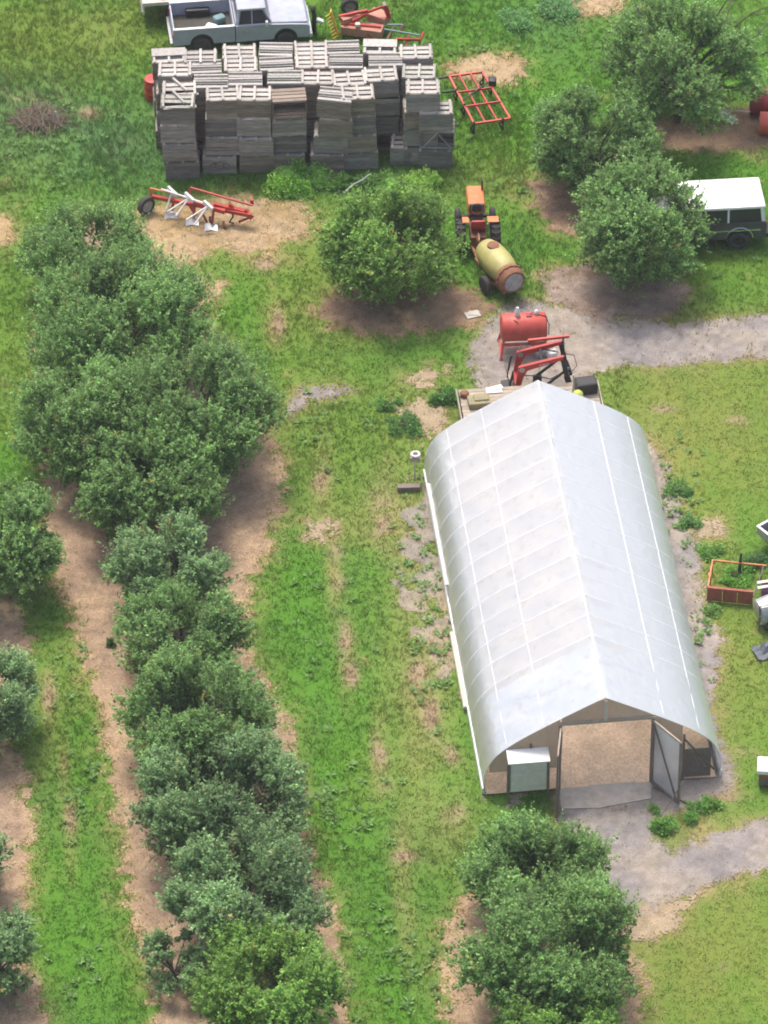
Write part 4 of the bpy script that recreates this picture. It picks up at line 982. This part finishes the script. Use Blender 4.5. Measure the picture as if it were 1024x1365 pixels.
MB().box((0, 0, .42), (.62, .40, .03)).build('lid', M_black, bc)
thing_mesh(MB().lathe((0, 0, 0), (0, 0, 1), [(0, .06), (.05, .15), (.15, .19), (.26, .17), (.34, .09), (.36, .02)], 16), 'lime_float', M_ball, PM @ Vector((1.62, -.12, .88)), 0, 'lime yellow round float beside the black crate', 'float')
thing_mesh(MB().path([(0, 0, 0), (.02, 0, .4), (0, .03, .75)], [.04, .035, .03], 8), 'white_stake', M_cream, PM @ Vector((1.5, .25, .88)), 0, 'short pale stake standing on the platform near the black crate', 'stake')
thing_mesh(MB().path([(-.6, 0, .03), (0, .05, .05), (.5, -.02, .04)], .025, 6), 'grey_pipe', M_galv, PM @ Vector((.85, .5, .88)), R(-8), 'thin grey pipe lying along the back of the platform', 'pipe')

# ------------------------------------------------------------------ ploughs and implements
def local(root, u, v, z): 
    m = (Matrix.Translation(root.location) @ Matrix.Rotation(root.rotation_euler.z, 4, 'Z')).inverted(); return m @ P(u, v, z)
pg = empty('plough', P(262, 290), 0, 'red and white three bottom plough with one wheel on dry straw', 'plough')
L_ = lambda u, v, z: local(pg, u, v, z)
wheel(pg, L_(195, 274, .36), L_(203, 277, .36) - L_(195, 274, .36) + Vector((.2, -.35, 0)), .36, .2, M_galv)
bm_ = MB(); bm_.bar(L_(203, 262, .62), L_(335, 287, .55), .12, .13); bm_.build('main_beam', M_red, pg)
MB().path([L_(200, 252, .85), L_(203, 262, .62), L_(197, 272, .38)], .05, 8).build('wheel_arm', M_red, pg)
MB().bar(L_(200, 251, .85), L_(232, 258, .85), .05).build('tie_rod', M_orange, pg)
MB().tube(L_(254, 250, .95), L_(337, 274, .8), .042).build('long_rod', M_red, pg); MB().lathe(L_(336, 272, .72), (0, 0, 1), [(0, .07), (.2, .07)], 10).build('rod_end', M_red, pg)
MB().bar(L_(254, 250, .95), L_(252, 264, .6), .06).build('rod_bracket', M_red, pg)
MB().tube(L_(215, 252, 1.02), L_(272, 271, .92), .035).build('white_tube', M_white, pg)
for k, (uu, vv) in enumerate(((229, 256), (252, 264), (277, 275))):
    b_ = MB(); c0 = L_(uu, vv, .95)
    b_.bar(c0 + Vector((-.14, .16, .08)), c0 + Vector((.16, -.14, -.04)), .09, .17)
    b_.build('white_bracket', M_white, pg)
    if k: e0 = L_(uu - 28, vv + 18, .45); MB().bar(c0, e0, .05, .05).build('white_strut', M_white, pg)
    e0 = L_(uu - 17, vv + 24, .40) if k else L_(222, 279, .40)
    MB().bar(c0, e0, .05, .05).build('white_strut', M_white, pg)
for k, (uu, vv) in enumerate(((228, 292), (256, 301), (281, 308))):
    s_ = MB(); c0 = L_(uu, vv, .0); V_ = []; F_ = []
    for i in range(7):
        t = i / 6
        for j in range(4):
            q = j / 3; V_.append(c0 + Vector((-.22 + .46 * t, .08 * math.sin(3 * t) + .26 * q - .06, .03 + .13 * q * (1 - .35 * t))))
    for i in range(6):
        for j in range(3): F_.append((i * 4 + j, (i + 1) * 4 + j, (i + 1) * 4 + j + 1, i * 4 + j + 1))
    s_.add(V_ + [v_ + Vector((0, .02, 0)) for v_ in V_], F_ + [tuple(28 + q for q in f[::-1]) for f in F_], True); s_.build('mouldboard', M_share, pg)
    MB().path([c0 + Vector((.05, .2, .2)), c0 + Vector((.1, .45, .6)), c0 + Vector((.15, .75, .62))], .05, 6).build('shank', M_darkred, pg)
for (u0, v0, z0, u1, v1, z1, w0) in ((255, 268, .7, 300, 282, .6, .15), (285, 272, .75, 312, 280, .6, .12), (300, 276, .65, 332, 284, .55, .16), (306, 272, .8, 318, 284, .5, .09), (270, 285, .5, 276, 296, .1, .07), (318, 296, .25, 338, 288, .45, .06), (327, 280, .7, 335, 292, .35, .08), (252, 272, .6, 262, 288, .25, .08)):
    MB().bar(L_(u0, v0, z0), L_(u1, v1, z1), w0).build('frame_member', M_red if w0 > .07 else M_darkred, pg)
MB().path([L_(308, 280, .6), L_(311, 288, .35), L_(306, 296, .1), L_(312, 298, .05)], .035, 6).build('spring', M_black, pg)
MB().lathe(L_(281, 294, .18), (1, .3, 0), [(-.05, .02), (-.03, .16), (.03, .16), (.05, .02)], 12).build('coulter', M_black, pg)
MB().lathe(L_(299, 300, .1), (1, .3, 0), [(-.05, .02), (-.03, .14), (.03, .14), (.05, .02)], 12).build('coulter', M_rust, pg)

cv_ = empty('cultivator', P(638, 146), 0, 'open red steel cultivator frame lying in grass right of the bins', 'cultivator')
L_ = lambda u, v, z: local(cv_, u, v, z)
CZ = .55
A_, B_, C_, D_ = L_(599, 102, CZ), L_(643, 96, CZ), L_(680, 158, CZ), L_(632, 165, CZ)
for p, q in ((A_, B_), (B_, C_), (C_, D_), (D_, A_)): MB().bar(p, q, .075).build('frame_bar', M_tankred, cv_)
for t in (.30, .64): MB().bar(A_.lerp(B_, t) + Vector((0, 0, .004)), D_.lerp(C_, t) + Vector((0, 0, .004)), .06).build('frame_bar', M_red, cv_)
for t in (.36, .66): MB().bar(A_.lerp(D_, t) + Vector((0, 0, .05)), B_.lerp(C_, t) + Vector((0, 0, .05)), .06).build('cross_bar', M_red, cv_)
MB().bar(A_.lerp(D_, .55) + Vector((0, 0, .1)), B_.lerp(C_, .25) + Vector((0, 0, .1)), .035).build('tie_rod', M_black, cv_)
for p in (A_.lerp(B_, .92).lerp(C_, .12), B_.lerp(C_, .28) + Vector((.05, 0, 0)), A_.lerp(D_, .3), A_.lerp(D_, .62), C_.lerp(D_, .2), D_):
    g = MB(); g.bar(p + Vector((0, 0, .1)), (p.x, p.y, .12), .07); g.path([(p.x, p.y, .5), (p.x - .12, p.y + .1, .3), (p.x - .02, p.y + .12, .03)], .035, 6); g.build('tine', M_black, cv_)
MB().rbox(B_.lerp(C_, .27) + Vector((.1, 0, .12)), (.28, .34, .3), .06).build('gauge_box', M_black, cv_)
MB().bar(A_ + Vector((0, 0, .0)), A_ + Vector((-.45, .0, -.1)), .06).build('draw_bar', M_black, cv_)
MB().bar(A_.lerp(D_, .3), A_.lerp(D_, .3) + Vector((-.55, .1, -.15)), .06).build('draw_bar', M_black, cv_)

mw = empty('disc_mower', P(487, 52), 0, 'old red mower with a faded pink deck at the top edge', 'mower')
L_ = lambda u, v, z: local(mw, u, v, z)
dk = MB(); a0, a1 = L_(456, 36, .3), L_(510, 43, .3)
dk.bar(a0, a1, .5, .34); dk.build('deck', M_pinkrust, mw)
dk2 = MB().bar(L_(494, 18, .5), L_(517, 26, .5), .5, .3); dk2.build('deck', M_pinkrust, mw)
MB().bar(L_(455, 27, .62), L_(478, 20, .6), .35, .2).build('gear_cover', M_pinkrust, mw)
for (u0, v0, z0, u1, v1, z1, w0) in ((452, 22, .7, 490, 14, .9, .1), (455, 31, .5, 508, 36, .5, .09), (488, 17, .8, 512, 8, 1.1, .08), (512, 8, 1.1, 518, 24, .6, .09), (516, 8, 1.1, 520, 24, .6, .07), (470, 28, .6, 490, 18, .8, .1), (452, 22, .7, 460, 32, .5, .07), (490, 46, .3, 498, 52, .1, .06)):
    MB().bar(L_(u0, v0, z0), L_(u1, v1, z1), w0).build('frame_member', M_red, mw)
wheel(mw, L_(466, 8, .34), (.25, -1, 0), .34, .2)
MB().rbox(L_(477, 33, .6), (.2, .2, .15), .05).build('gear_box', M_cream, mw)
MB().tube(L_(511, 3, 1.2), L_(513, 8, 1.1), .08).build('cap', M_cream, mw)
hf = empty('hay_rake', P(545, 58), 0, 'small red rake frame with grey green rods behind the bins', 'rake')
L_ = lambda u, v, z: local(hf, u, v, z)
for (u0, v0, z0, u1, v1, z1, w0, m_) in ((528, 52, .5, 560, 53, .5, .08, M_red), (528, 52, .5, 524, 62, .3, .07, M_red), (541, 62, .3, 547, 44, .6, .06, M_red), (560, 54, .5, 565, 43, .7, .08, M_red), (512, 39, .7, 560, 47, .7, .05, M_teal), (517, 33, .8, 538, 33, .8, .05, M_teal), (526, 33, .8, 517, 52, .3, .06, M_pinkrust), (537, 33, .8, 534, 40, .6, .09, M_pinkrust), (517, 52, .3, 515, 57, .05, .06, M_rust), (560, 53, .5, 559, 60, .05, .06, M_red), (524, 62, .3, 523, 66, .02, .06, M_red), (541, 62, .3, 541, 66, .02, .06, M_red)):
    MB().bar(L_(u0, v0, z0), L_(u1, v1, z1), w0).build('frame_member', m_, hf)
yb = empty('sickle_bar', P(447, 52), 0, 'yellow toothed sickle bar standing upright by the mower', 'cutter bar')
L_ = lambda u, v, z: local(yb, u, v, z)
MB().bar(L_(441, 14, 1.25), L_(452, 50, .05), .2, .05).build('bar', M_yellowpaint, yb)
for k in range(8):
    q = L_(441, 14, 1.25).lerp(L_(452, 50, .05), (k + .7) / 8.4); MB().bar(q, q + Vector((-.2, -.05, -.14)), .05, .03).build('tooth', M_yellowpaint, yb)
bp = empty('black_post', P(419, 46), 0, 'black post with a small white box near the silver truck nose', 'post')
MB().path([(0, 0, -.05), (0, 0, .9), (-.03, 0, 1.1)], [.09, .08, .07], 8).build('post', M_black, bp); MB().lathe((-.03, 0, 1.08), (0, 0, 1), [(0, .1), (.1, .12), (.18, .06), (.2, .01)], 12).build('cap', M_black, bp)
MB().rbox((.22, 0, .62), (.26, .2, .12), .03, ry=R(25)).build('white_box', M_white, bp); MB().bar((.05, 0, .55), (.2, 0, .58), .05).build('bracket', M_black, bp)

# ------------------------------------------------------------------ things at the right edge and small scraps
def drum_lying(loc, rz, ln, r, label, m):
    t = empty('red_drum', loc, rz, label, 'tank', 'red tanks at the right edge')
    MB().lathe((0, 0, r), (1, 0, 0), [(-ln / 2, .02), (-ln / 2, r * .86), (-ln / 2 - .03, r * .9), (-ln / 2 - .02, r), (-ln / 6, r), (-ln / 6 + .02, r * 1.03), (-ln / 6 + .05, r), (ln / 6, r), (ln / 6 + .02, r * 1.03), (ln / 6 + .05, r), (ln / 2 + .02, r), (ln / 2, .02)], 26).build('shell', m, t)
    MB().lathe((-ln / 2 - .01, .0, r * 1.4), (-1, 0, 0), [(0, .05), (.04, .05), (.05, .02)], 10).build('bung', M_galv, t)
drum_lying(P(999, 160) + Vector((.75, .45, 0)), R(-4), 1.4, .5, 'dark red tank lying on its side, the further of two at right', M_darkred)
drum_lying(P(1011, 186) + Vector((.62, .40, 0)), R(-4), 1.1, .42, 'bright red tank lying on its side, the nearer of two at right', M_tankred)
lb = empty('broken_bench', P(966, 163), R(-32), 'pale grey bench board lying tilted under the old tree', 'bench')
MB().box((-.1, .1, .22), (.95, .34, .05), ry=R(14)).build('seat', M_white, lb); MB().box((.3, .1, .12), (.06, .3, .3)).build('leg', M_cream, lb)
MB().bar((-.15, .12, .40), (.75, .55, .42), .04).build('rail', M_cream, lb); MB().box((-.48, .1, .17), (.05, .3, .36)).build('leg', M_cream, lb)
thing_mesh(MB().box((0, 0, .025), (.5, .36, .03), rz=.2).box((.06, .04, .05), (.36, .24, .02), rz=-.2), 'scrap_board', M_cream, P(630, 420), R(10), 'small pale board lying on the grass below the lone tree', 'board')
dr = empty('red_drum', P(203, 150) + Vector((0, .9, 0)), 0, 'red drum half hidden at the left end of the bins', 'drum')
MB().lathe((0, 0, 0), (0, 0, 1), [(0, .27), (.02, .29), (.3, .29), (.32, .305), (.34, .29), (.6, .29), (.62, .305), (.64, .29), (.88, .29), (.89, .26), (.87, .02)], 20).build('shell', M_red, dr)
thing_mesh(MB().path([(-.55, -.2, .25), (-.2, 0, .42), (.15, .1, .5), (.5, .28, .62)], .03, 6), 'bent_pipe', M_galv, P(478, 258), R(10), 'bent grey pipe sticking out of the weeds below the bins', 'pipe')
ob = empty('bunk_frame', P(975, 800), 0, 'rusty red open topped bunk frame with grass growing inside', 'feed bunk')
L_ = lambda u, v, z: local(ob, u, v, z)
bx0, bx1 = L_(943, 800, 0), L_(1002, 806, 0); dy = (bx1 - bx0).normalized(); wd = (bx1 - bx0).length; nrm = Vector((-dy.y, dy.x, 0)); dp = 1.35
zt = .55
def pq(a, b, z): return bx0 + dy * a * wd + nrm * b * dp + Vector((0, 0, z))
for k in range(3): MB().bar(pq(k / 3 + .005, 0, .26), pq((k + 1) / 3 - .005, 0, .26), .025, .50).build('front_panel', M_rustred, ob)
MB().bar(pq(-.02, 0, zt), pq(1.02, 0, zt), .1, .06).build('top_rail', M_rustred, ob)
MB().bar(pq(0, .03, zt), pq(0, 1, zt), .05, .05).build('top_rail', M_orange, ob)
MB().bar(pq(-.02, 1.02, zt), pq(1.22, 1.02, zt), .05, .05).build('top_rail', M_orange, ob)
MB().bar(pq(1.03, .04, .3), pq(1.16, 1.0, .55), .04, .05).build('side_rod', M_black, ob)
for a_, b_ in ((0, .02), (1, .02), (0, 1), (1.1, 1), (0, .6)): MB().bar(pq(a_, b_, -.02), pq(a_, b_, zt - .028), .05).build('corner_post', M_rustred, ob)
MB().rbox(pq(-.01, .6, .40), (.14, .18, .1), .03).build('hinge', M_orange, ob)
MB().path([pq(.62, 1.05, 0), pq(.62, 1.05, .6), pq(.64, 1.05, .95)], [.06, .05, .03], 6).build('stake', M_black, ob)
jc = empty('scrap_cart', P(1016, 838), 0, 'grey dented metal cart with a pale slatted rim at the right edge', 'cart')
tub = MB(); tub.lathe((.35, .35, .62), (.9, .35, .15), [(-.55, .02), (-.55, .36), (-.5, .45), (-.1, .47), (.4, .45), (.5, .40), (.5, .02)], 12); tub.build('tub', M_galv, jc)
for k in range(3): MB().bar((-.12, -.12, .30 + k * .34), (.95, .06, .38 + k * .34), .05, .035).build('slat', M_cream, jc)
for k in range(3): MB().bar((-.10 + k * .45, -.13, .02), (-.12 + k * .45, -.1, 1.05), .05).build('upright', M_framewood, jc)
for k in range(2): MB().bar((-.15, .85 + k * .25, 1.02), (1.0, 1.05 + k * .25, 1.08), .12, .03).build('slat', M_cream, jc)
MB().box((.45, 1.0, .5), (.9, .4, .95)).build('rack', M_purple, jc)
wheel(jc, (.3, -.1, .25), (.2, -1, 0), .25, .12)
tp = MB(); V_ = []; F_ = []
rs = np.random.RandomState(4)
for i in range(9):
    for j in range(7): V_.append((i * .13 - .3, j * .11 - .3, .03 + .09 * rs.rand() + (.22 if 2 < i < 7 and 2 < j < 6 else 0)))
for i in range(8):
    for j in range(6): F_.append((i * 7 + j, (i + 1) * 7 + j, (i + 1) * 7 + j + 1, i * 7 + j + 1))
tp.add(V_, F_, False); thing_mesh(tp, 'tarpaulin', M_tarp, P(1018, 872), R(20), 'crumpled slate tarpaulin on the grass at the right edge', 'tarp')
tb = empty('trailer_box', P(1014, 742) + Vector((.75, .55, 0)), R(38), 'corner of a small white edged trailer box at the right edge', 'trailer')
MB().box((0, 0, .55), (1.35, 1.0, .05)).build('floor', M_tarp, tb)
for s in (-1, 1):
    MB().box((0, s * .5, .70), (1.4, .04, .32)).build('side', M_galv, tb); MB().box((s * .68, 0, .70), (.04, .95, .32)).build('side', M_galv, tb)
    MB().box((0, s * .5, .875), (1.46, .08, .03)).build('rim', M_white, tb); MB().box((s * .69, 0, .875), (.08, .91, .03)).build('rim', M_white, tb)
    wheel(tb, (0, s * .62, .27), (0, 1, 0), .27, .16)
MB().bar((.7, 0, .45), (1.5, 0, .35), .06).build('tongue', M_black, tb)
MB().box((.1, .1, .66), (.6, .4, .16), rz=.3).build('load', M_purple, tb)
hv = empty('beehive_box', P(1020, 1050) + Vector((.3, .28, 0)), R(-4), 'brown box with a white lid at the right edge', 'box')
for k in range(2): MB().box((0, 0, .20 + k * .27), (.98, .56, .262)).build('box_section', M_rust if k else M_framewood, hv)
MB().rbox((0, 0, .66), (1.12, .70, .17), .03).build('lid', M_white, hv)
for a in (-1, 1):
    for b in (-1, 1): MB().box((a * .42, b * .22, .03), (.08, .08, .08)).build('foot', M_framewood, hv)
# vent post left of the greenhouse
vp = empty('vent_post', P(553, 638), 0, 'white ring vent on a tan block and thin post beside the greenhouse', 'vent')
MB().box((0, 0, .42), (.05, .05, .86)).build('post', M_cream, vp); MB().box((.02, 0, .92), (.34, .3, .16)).build('block', M_plank, vp)
MB().ring((.02, 0, 1.06), (0, 0, 1), .13, .04, 18, 8).build('vent_ring', M_white, vp); MB().lathe((.02, 0, 1.0), (0, 0, 1), [(0, .1), (.03, .1), (.04, .02)], 12).build('vent_base', M_framewood, vp)
thing_mesh(MB().box((0, 0, .1), (.75, .22, .18)).box((.1, .16, .06), (.6, .1, .1)), 'dark_timber', M_framewood, P(545, 653), R(3), 'short dark timber lying beside the far left greenhouse side', 'timber')
# brush pile
rs = np.random.RandomState(12)
bpile = MB()
for k in range(170):
    a = rs.uniform(0, 6.28); q = rs.rand() ** .5; x, y = q * 1.0 * math.cos(a), q * .8 * math.sin(a); z = .04 + rs.rand() * .6 * (1 - q)
    d = rs.normal(size=3) * np.array((1, 1, .35)); d = d / np.linalg.norm(d) * rs.uniform(.25, .6)
    m_ = Vector((x, y, z)); bpile.path([m_ - Vector(d), m_ + Vector(rs.normal(size=3) * .05), m_ + Vector(d)], [.014, .012, .005], 4)
thing_mesh(bpile, 'brush_pile', mat('dry_brush', (.27, .19, .15), .95, 0, .1, 6, (.18, .12, .10)), P(52, 162), 0, 'heap of dry brown brushwood in the grass at upper left', 'brush pile')
thing_mesh(MB().path([(0, 0, 0), (-.05, 0, .3), (-.12, 0, .55)], [.05, .045, .035], 6), 'pale_stake', M_cream, P(79, 165), 0, 'short pale stake beside the brush heap', 'stake')

# ------------------------------------------------------------------ bushes
def bush(u, v, r, h, label, seed, c=(.10, .20, .05), cat='bush', lsz=1.0):
    rs = np.random.RandomState(seed); p = P(u, v)
    root = empty('leafy_bush', p, 0, label, cat, 'low bushes and weed clumps')
    n = int(1700 * r * (r + h) * 1.2); d = unit(rs.normal(size=(n, 3)) * np.array((1, 1, .9)) + np.array((0, 0, .35))); d[:, 2] = np.abs(d[:, 2])
    lum = .75 + .5 * fbm(d[:, 0] * 2 + seed, d[:, 1] * 2 + d[:, 2], .8, seed)
    nc = 5 + int(r * 6); cc_ = np.stack([rs.uniform(-.7, .7, nc) * r, rs.uniform(-.7, .7, nc) * r, np.zeros(nc)], 1); cs = rs.uniform(.25, .6, nc); ci_ = rs.randint(0, nc, n)
    pos = cc_[ci_] + d * np.array((r, r, h * 1.5)) * (cs[ci_] * rs.uniform(.4, 1.0, n) * lum)[:, None]
    ld_ = unit(d + rs.normal(size=(n, 3)) * .6); nm = unit(np.array((0, 0, 1.)) + rs.normal(size=(n, 3)) * .5)
    LL = rs.uniform(.07, .14, n) * lsz; Vv = leaves(pos, ld_, nm, LL, LL * .5)
    cc = np.array(c) * 2.1 * rs.normal(1, .2, (n, 1)).clip(.5, 1.6)
    link('foliage', np_mesh('foliage', Vv, np.arange(n * 4).reshape(-1, 4), np.repeat(cc, 4, 0)), root, M_leaf)
    b = MB()
    for k in range(6): b.path([(0, 0, -.05), Vector((rs.uniform(-.3, .3) * r, rs.uniform(-.3, .3) * r, h * .4)), Vector((rs.uniform(-.6, .6) * r, rs.uniform(-.6, .6) * r, h * .75))], [.015, .012, .006], 5)
    b.build('stem', M_bark, root)
for a in ((884, 1108, .45, .5, 'round bright green bush at the corner of the gravel yard', 1, (.10, .21, .05)),
          (928, 1086, .42, .35, 'low green clump between the round bush and the greenhouse corner', 2, (.10, .21, .05)),
          (950, 1074, .34, .3, 'small green clump nearest the greenhouse front right corner', 3, (.11, .21, .05)),
          (590, 528, .55, .6, 'tall dark weed clump left of the platform behind the greenhouse', 4, (.075, .16, .045)),
          (536, 568, .6, .35, 'spreading low weeds above the white ring vent', 5, (.07, .15, .045)),
          (520, 540, .45, .3, 'low weeds by the bare patch left of the platform', 6, (.08, .17, .045)),
          (948, 738, .5, .3, 'weeds growing just above the rusty bunk frame', 7, (.10, .20, .05)),
          (980, 772, .55, .35, 'thick green grass clump inside the rusty bunk frame', 8, (.11, .23, .045)),
          (905, 655, .5, .25, 'weeds on the gravel strip along the far right greenhouse side', 9, (.09, .18, .055)),
          (918, 700, .4, .22, 'weeds on the gravel strip halfway along the greenhouse', 10, (.09, .18, .055)),
          (948, 818, .32, .2, 'weed tuft below the rusty bunk frame', 11, (.11, .20, .055)),
          (385, 244, .85, 1.0, 'tall leafy weeds in front of the fourth bin stack', 12, (.17, .31, .065)),
          (440, 246, .8, .7, 'leafy weeds in front of the fifth bin stack', 13, (.14, .26, .065)),
          (500, 248, .8, .6, 'leafy weeds in front of the sixth bin stack', 14, (.14, .26, .065)),
          (562, 246, .7, .8, 'pale leafy weeds at the right front corner of the bins', 15, (.19, .31, .07)),
          (735, 12, 1.1, .5, 'big dark weed patch at the top edge near the rake', 16, (.11, .21, .085)),
          (690, 30, .8, .4, 'dark weed patch left of the big one at the top', 17, (.11, .22, .08)),
          (150, 860, .18, .4, 'tiny sapling standing in the bare soil of the left row', 18, (.07, .13, .05)),
          (330, 62, .35, .7, 'tall weed growing beside the silver pickup', 19, (.09, .18, .06)),
          (870, 1080, .2, .2, 'small tuft at the foot of the right greenhouse door', 20, (.11, .21, .05)),
          (400, 250, .7, .3, 'low weeds in front of the tall weeds by the straw', 21, (.13, .25, .055)),
          (1008, 752, .5, .45, 'dark weeds behind the right edge scrap cart', 22, (.06, .13, .045))):
    bush(a[0], a[1], a[2], a[3], a[4], 40 + a[5], a[6])

# ------------------------------------------------------------------ grass, litter, broadleaf weeds (uncountable)
rs = np.random.RandomState(99)
def blades(N, pos, hgt, wid, lean, colr, z):
    a = rs.uniform(0, 2 * np.pi, N); b = rs.uniform(0, 2 * np.pi, N); ln = lean * rs.uniform(.3, 1.2, N)
    s = np.stack([np.cos(a) * wid / 2, np.sin(a) * wid / 2, np.zeros(N)], 1)
    base = np.concatenate([pos, z[:, None]], 1)
    tip = base + np.stack([np.cos(b) * ln * hgt, np.sin(b) * ln * hgt, hgt * np.sqrt(np.clip(1.15 - np.clip(ln, 0, 1) ** 2, .05, 1))], 1)
    v = np.stack([base - s, base + s, tip], 1).reshape(-1, 3)
    return v, np.repeat(colr, 3, 0)
NT = 120000
px = rs.uniform(-15.6, 15.6, NT); py = rs.uniform(-25.5, 31, NT)
u, v = PV(px, py); keep = (u > -30) & (u < 1054) & (v > -25) & (v < 1395)
# not inside the greenhouse or under wood stacks
gi = GINV.inverted(); gxl = px * gi[0][0] + py * gi[0][1] + gi[0][3]; gyl = px * gi[1][0] + py * gi[1][1] + gi[1][3]
keep &= ~((np.abs(gxl) < 3.85) & (gyl > -1.0) & (gyl < GL + .1) & ((np.abs(gxl) < 1.6) | (gyl > 0)))
px, py, u, v = px[keep], py[keep], u[keep], v[keep]
inz = np.zeros(len(px), int); dens = np.ones(len(px))
for z in ZONES:
    s = z.sdf(px, py)
    if z.kind == 'gravelgrass': s = s + np.clip((fbm(px, py, .9, 412) - .36) * 6, 0, 2)
    ins = s < rs.normal(size=len(px)) * .16 - .05
    dens = np.where(ins, {'gravel': .05, 'gravelgrass': .3, 'soil': .05, 'straw': .12, 'mulch': .05, 'mulchgrey': .05, 'bare': .12}[z.kind], dens)
thin = fbm(px, py, 1.3, 333); dens = dens * np.clip(1.2 - np.clip((thin - .52) * 2, 0, .5), .6, 1)
k = rs.rand(len(px)) < dens
px, py, u, v = px[k], py[k], u[k], v[k]
gc = grass_colour(px, py)
tall = 1 + 1.3 * np.clip(fbm(px, py, 2.5, 350) - .5, 0, 1) * 2
tall *= np.where((v < 260) & (u < 700), 1.7, 1.0) * np.where((u > 840) & (v > 480), .6, 1.0)
VV = []; CC = []
for j in range(6):
    n = len(px); pos = np.stack([px, py], 1) + rs.normal(size=(n, 2)) * .05
    h = .085 * tall * rs.uniform(.6, 1.4, n)
    c = gc * 1.08 * rs.normal(1, .11, (n, 1)).clip(.6, 1.5); dry = rs.rand(n, 1) < .07; c = np.where(dry, c * .3 + STRAW * .75, c)
    vv, cc = blades(n, pos, h, rs.uniform(.018, .038, n), .8, c, relief(pos[:, 0], pos[:, 1]) - .005); VV.append(vv); CC.append(cc)
VV = np.concatenate(VV); CC = np.concatenate(CC)
tag(link('grass', np_mesh('grass', VV, np.arange(len(VV)).reshape(-1, 3), CC), m=M_grass), 'short mown and rough grass covering the ground', 'grass', kind='stuff')
# straw and mulch litter
NL = 150000
px = rs.uniform(-15.6, 15.6, NL); py = rs.uniform(-25.5, 31, NL); on = np.zeros(NL, bool); lc_ = np.zeros((NL, 3))
for z in ZONES:
    if z.kind in ('soil', 'straw', 'mulch', 'mulchgrey'):
        i_ = z.sdf(px, py) < .05; on |= i_; lc_[i_] = np.array(ZC2[z.kind])
px, py, lc_ = px[on], py[on], lc_[on]; n = len(px)
c = lc_ * rs.normal(1.0, .28, (n, 1)).clip(.4, 1.8)
vv, cc = blades(n, np.stack([px, py], 1), rs.uniform(.08, .3, n), rs.uniform(.012, .03, n), 1.0, c, relief(px, py) + .025)
vv[2::3, 2] = vv[0::3, 2] + rs.uniform(-.01, .035, n)
tag(link('straw_litter', np_mesh('straw_litter', vv, np.arange(len(vv)).reshape(-1, 3), cc), m=M_litter), 'dry straw and leaf litter scattered on the bare strips', 'litter', kind='stuff')
# broadleaf weeds in the sward
WS = [(530, 1290, 60, 80, 60), (470, 1080, 60, 40, 30), (110, 1050, 30, 60, 20), (110, 1300, 30, 40, 18), (450, 560, 60, 60, 30), (560, 700, 40, 100, 30), (430, 820, 40, 100, 24), (690, 210, 60, 60, 26), (60, 200, 90, 60, 40), (930, 350, 60, 20, 12), (900, 680, 30, 70, 50), (930, 850, 25, 60, 26), (580, 850, 30, 120, 50), (440, 1060, 20, 20, 14), (610, 60, 60, 30, 14), (100, 900, 30, 60, 14), (480, 250, 70, 14, 30)]
VV = []; CC = []
for wu, wv, ru, rv, n in WS:
    for _ in range(n):
        p = P(wu + rs.normal() * ru * .6, wv + rs.normal() * rv * .6); m = rs.randint(6, 12); sz = rs.uniform(.10, .22)
        a = rs.uniform(0, 6.28, m); dd = np.stack([np.cos(a), np.sin(a), rs.uniform(.3, .9, m)], 1); dd = unit(dd)
        pos = np.tile(np.array((p.x, p.y, -.01)), (m, 1)) + dd * .04; nm = unit(np.tile(np.array((0, 0, 1.)), (m, 1)) + rs.normal(size=(m, 3)) * .3)
        VV.append(leaves(pos, dd, nm, np.full(m, sz) * rs.uniform(.7, 1.2, m), np.full(m, sz) * .45)); CC.append(np.repeat(np.array((.22, .37, .12)) * rs.normal(1, .15, (m, 1)).clip(.6, 1.5), 4, 0))
VV = np.concatenate(VV)
tag(link('broadleaf_weeds', np_mesh('broadleaf_weeds', VV, np.arange(len(VV)).reshape(-1, 4), np.concatenate(CC)), m=M_grass), 'broadleaf weeds dotted through the grass', 'weeds', kind='stuff')
hb = MB().box((0, -20, 62), (1000, 1000, 128)).build('haze', bpy.data.materials.new('haze_air'))
tag(hb, 'thin pale summer haze filling the air over the orchard', 'haze', kind='stuff')
hm = hb.data.materials[0]; hm.use_nodes = True; hn = hm.node_tree; hn.nodes.remove(hn.nodes['Principled BSDF'])
pv = hn.nodes.new('ShaderNodeVolumePrincipled'); pv.inputs['Color'].default_value = (.93, .96, 1, 1); pv.inputs['Density'].default_value = .0002; pv.inputs['Anisotropy'].default_value = .2
hn.links.new(pv.outputs[0], hn.nodes['Material Output'].inputs['Volume'])
print('TRIS', 'GROUND', gx[0], gx[-1], gy[0], gy[-1], sum((len(o.data.loops) - 2 * len(o.data.polygons)) for o in scene.objects if o.type == 'MESH'), 'OBJ', len(scene.objects))
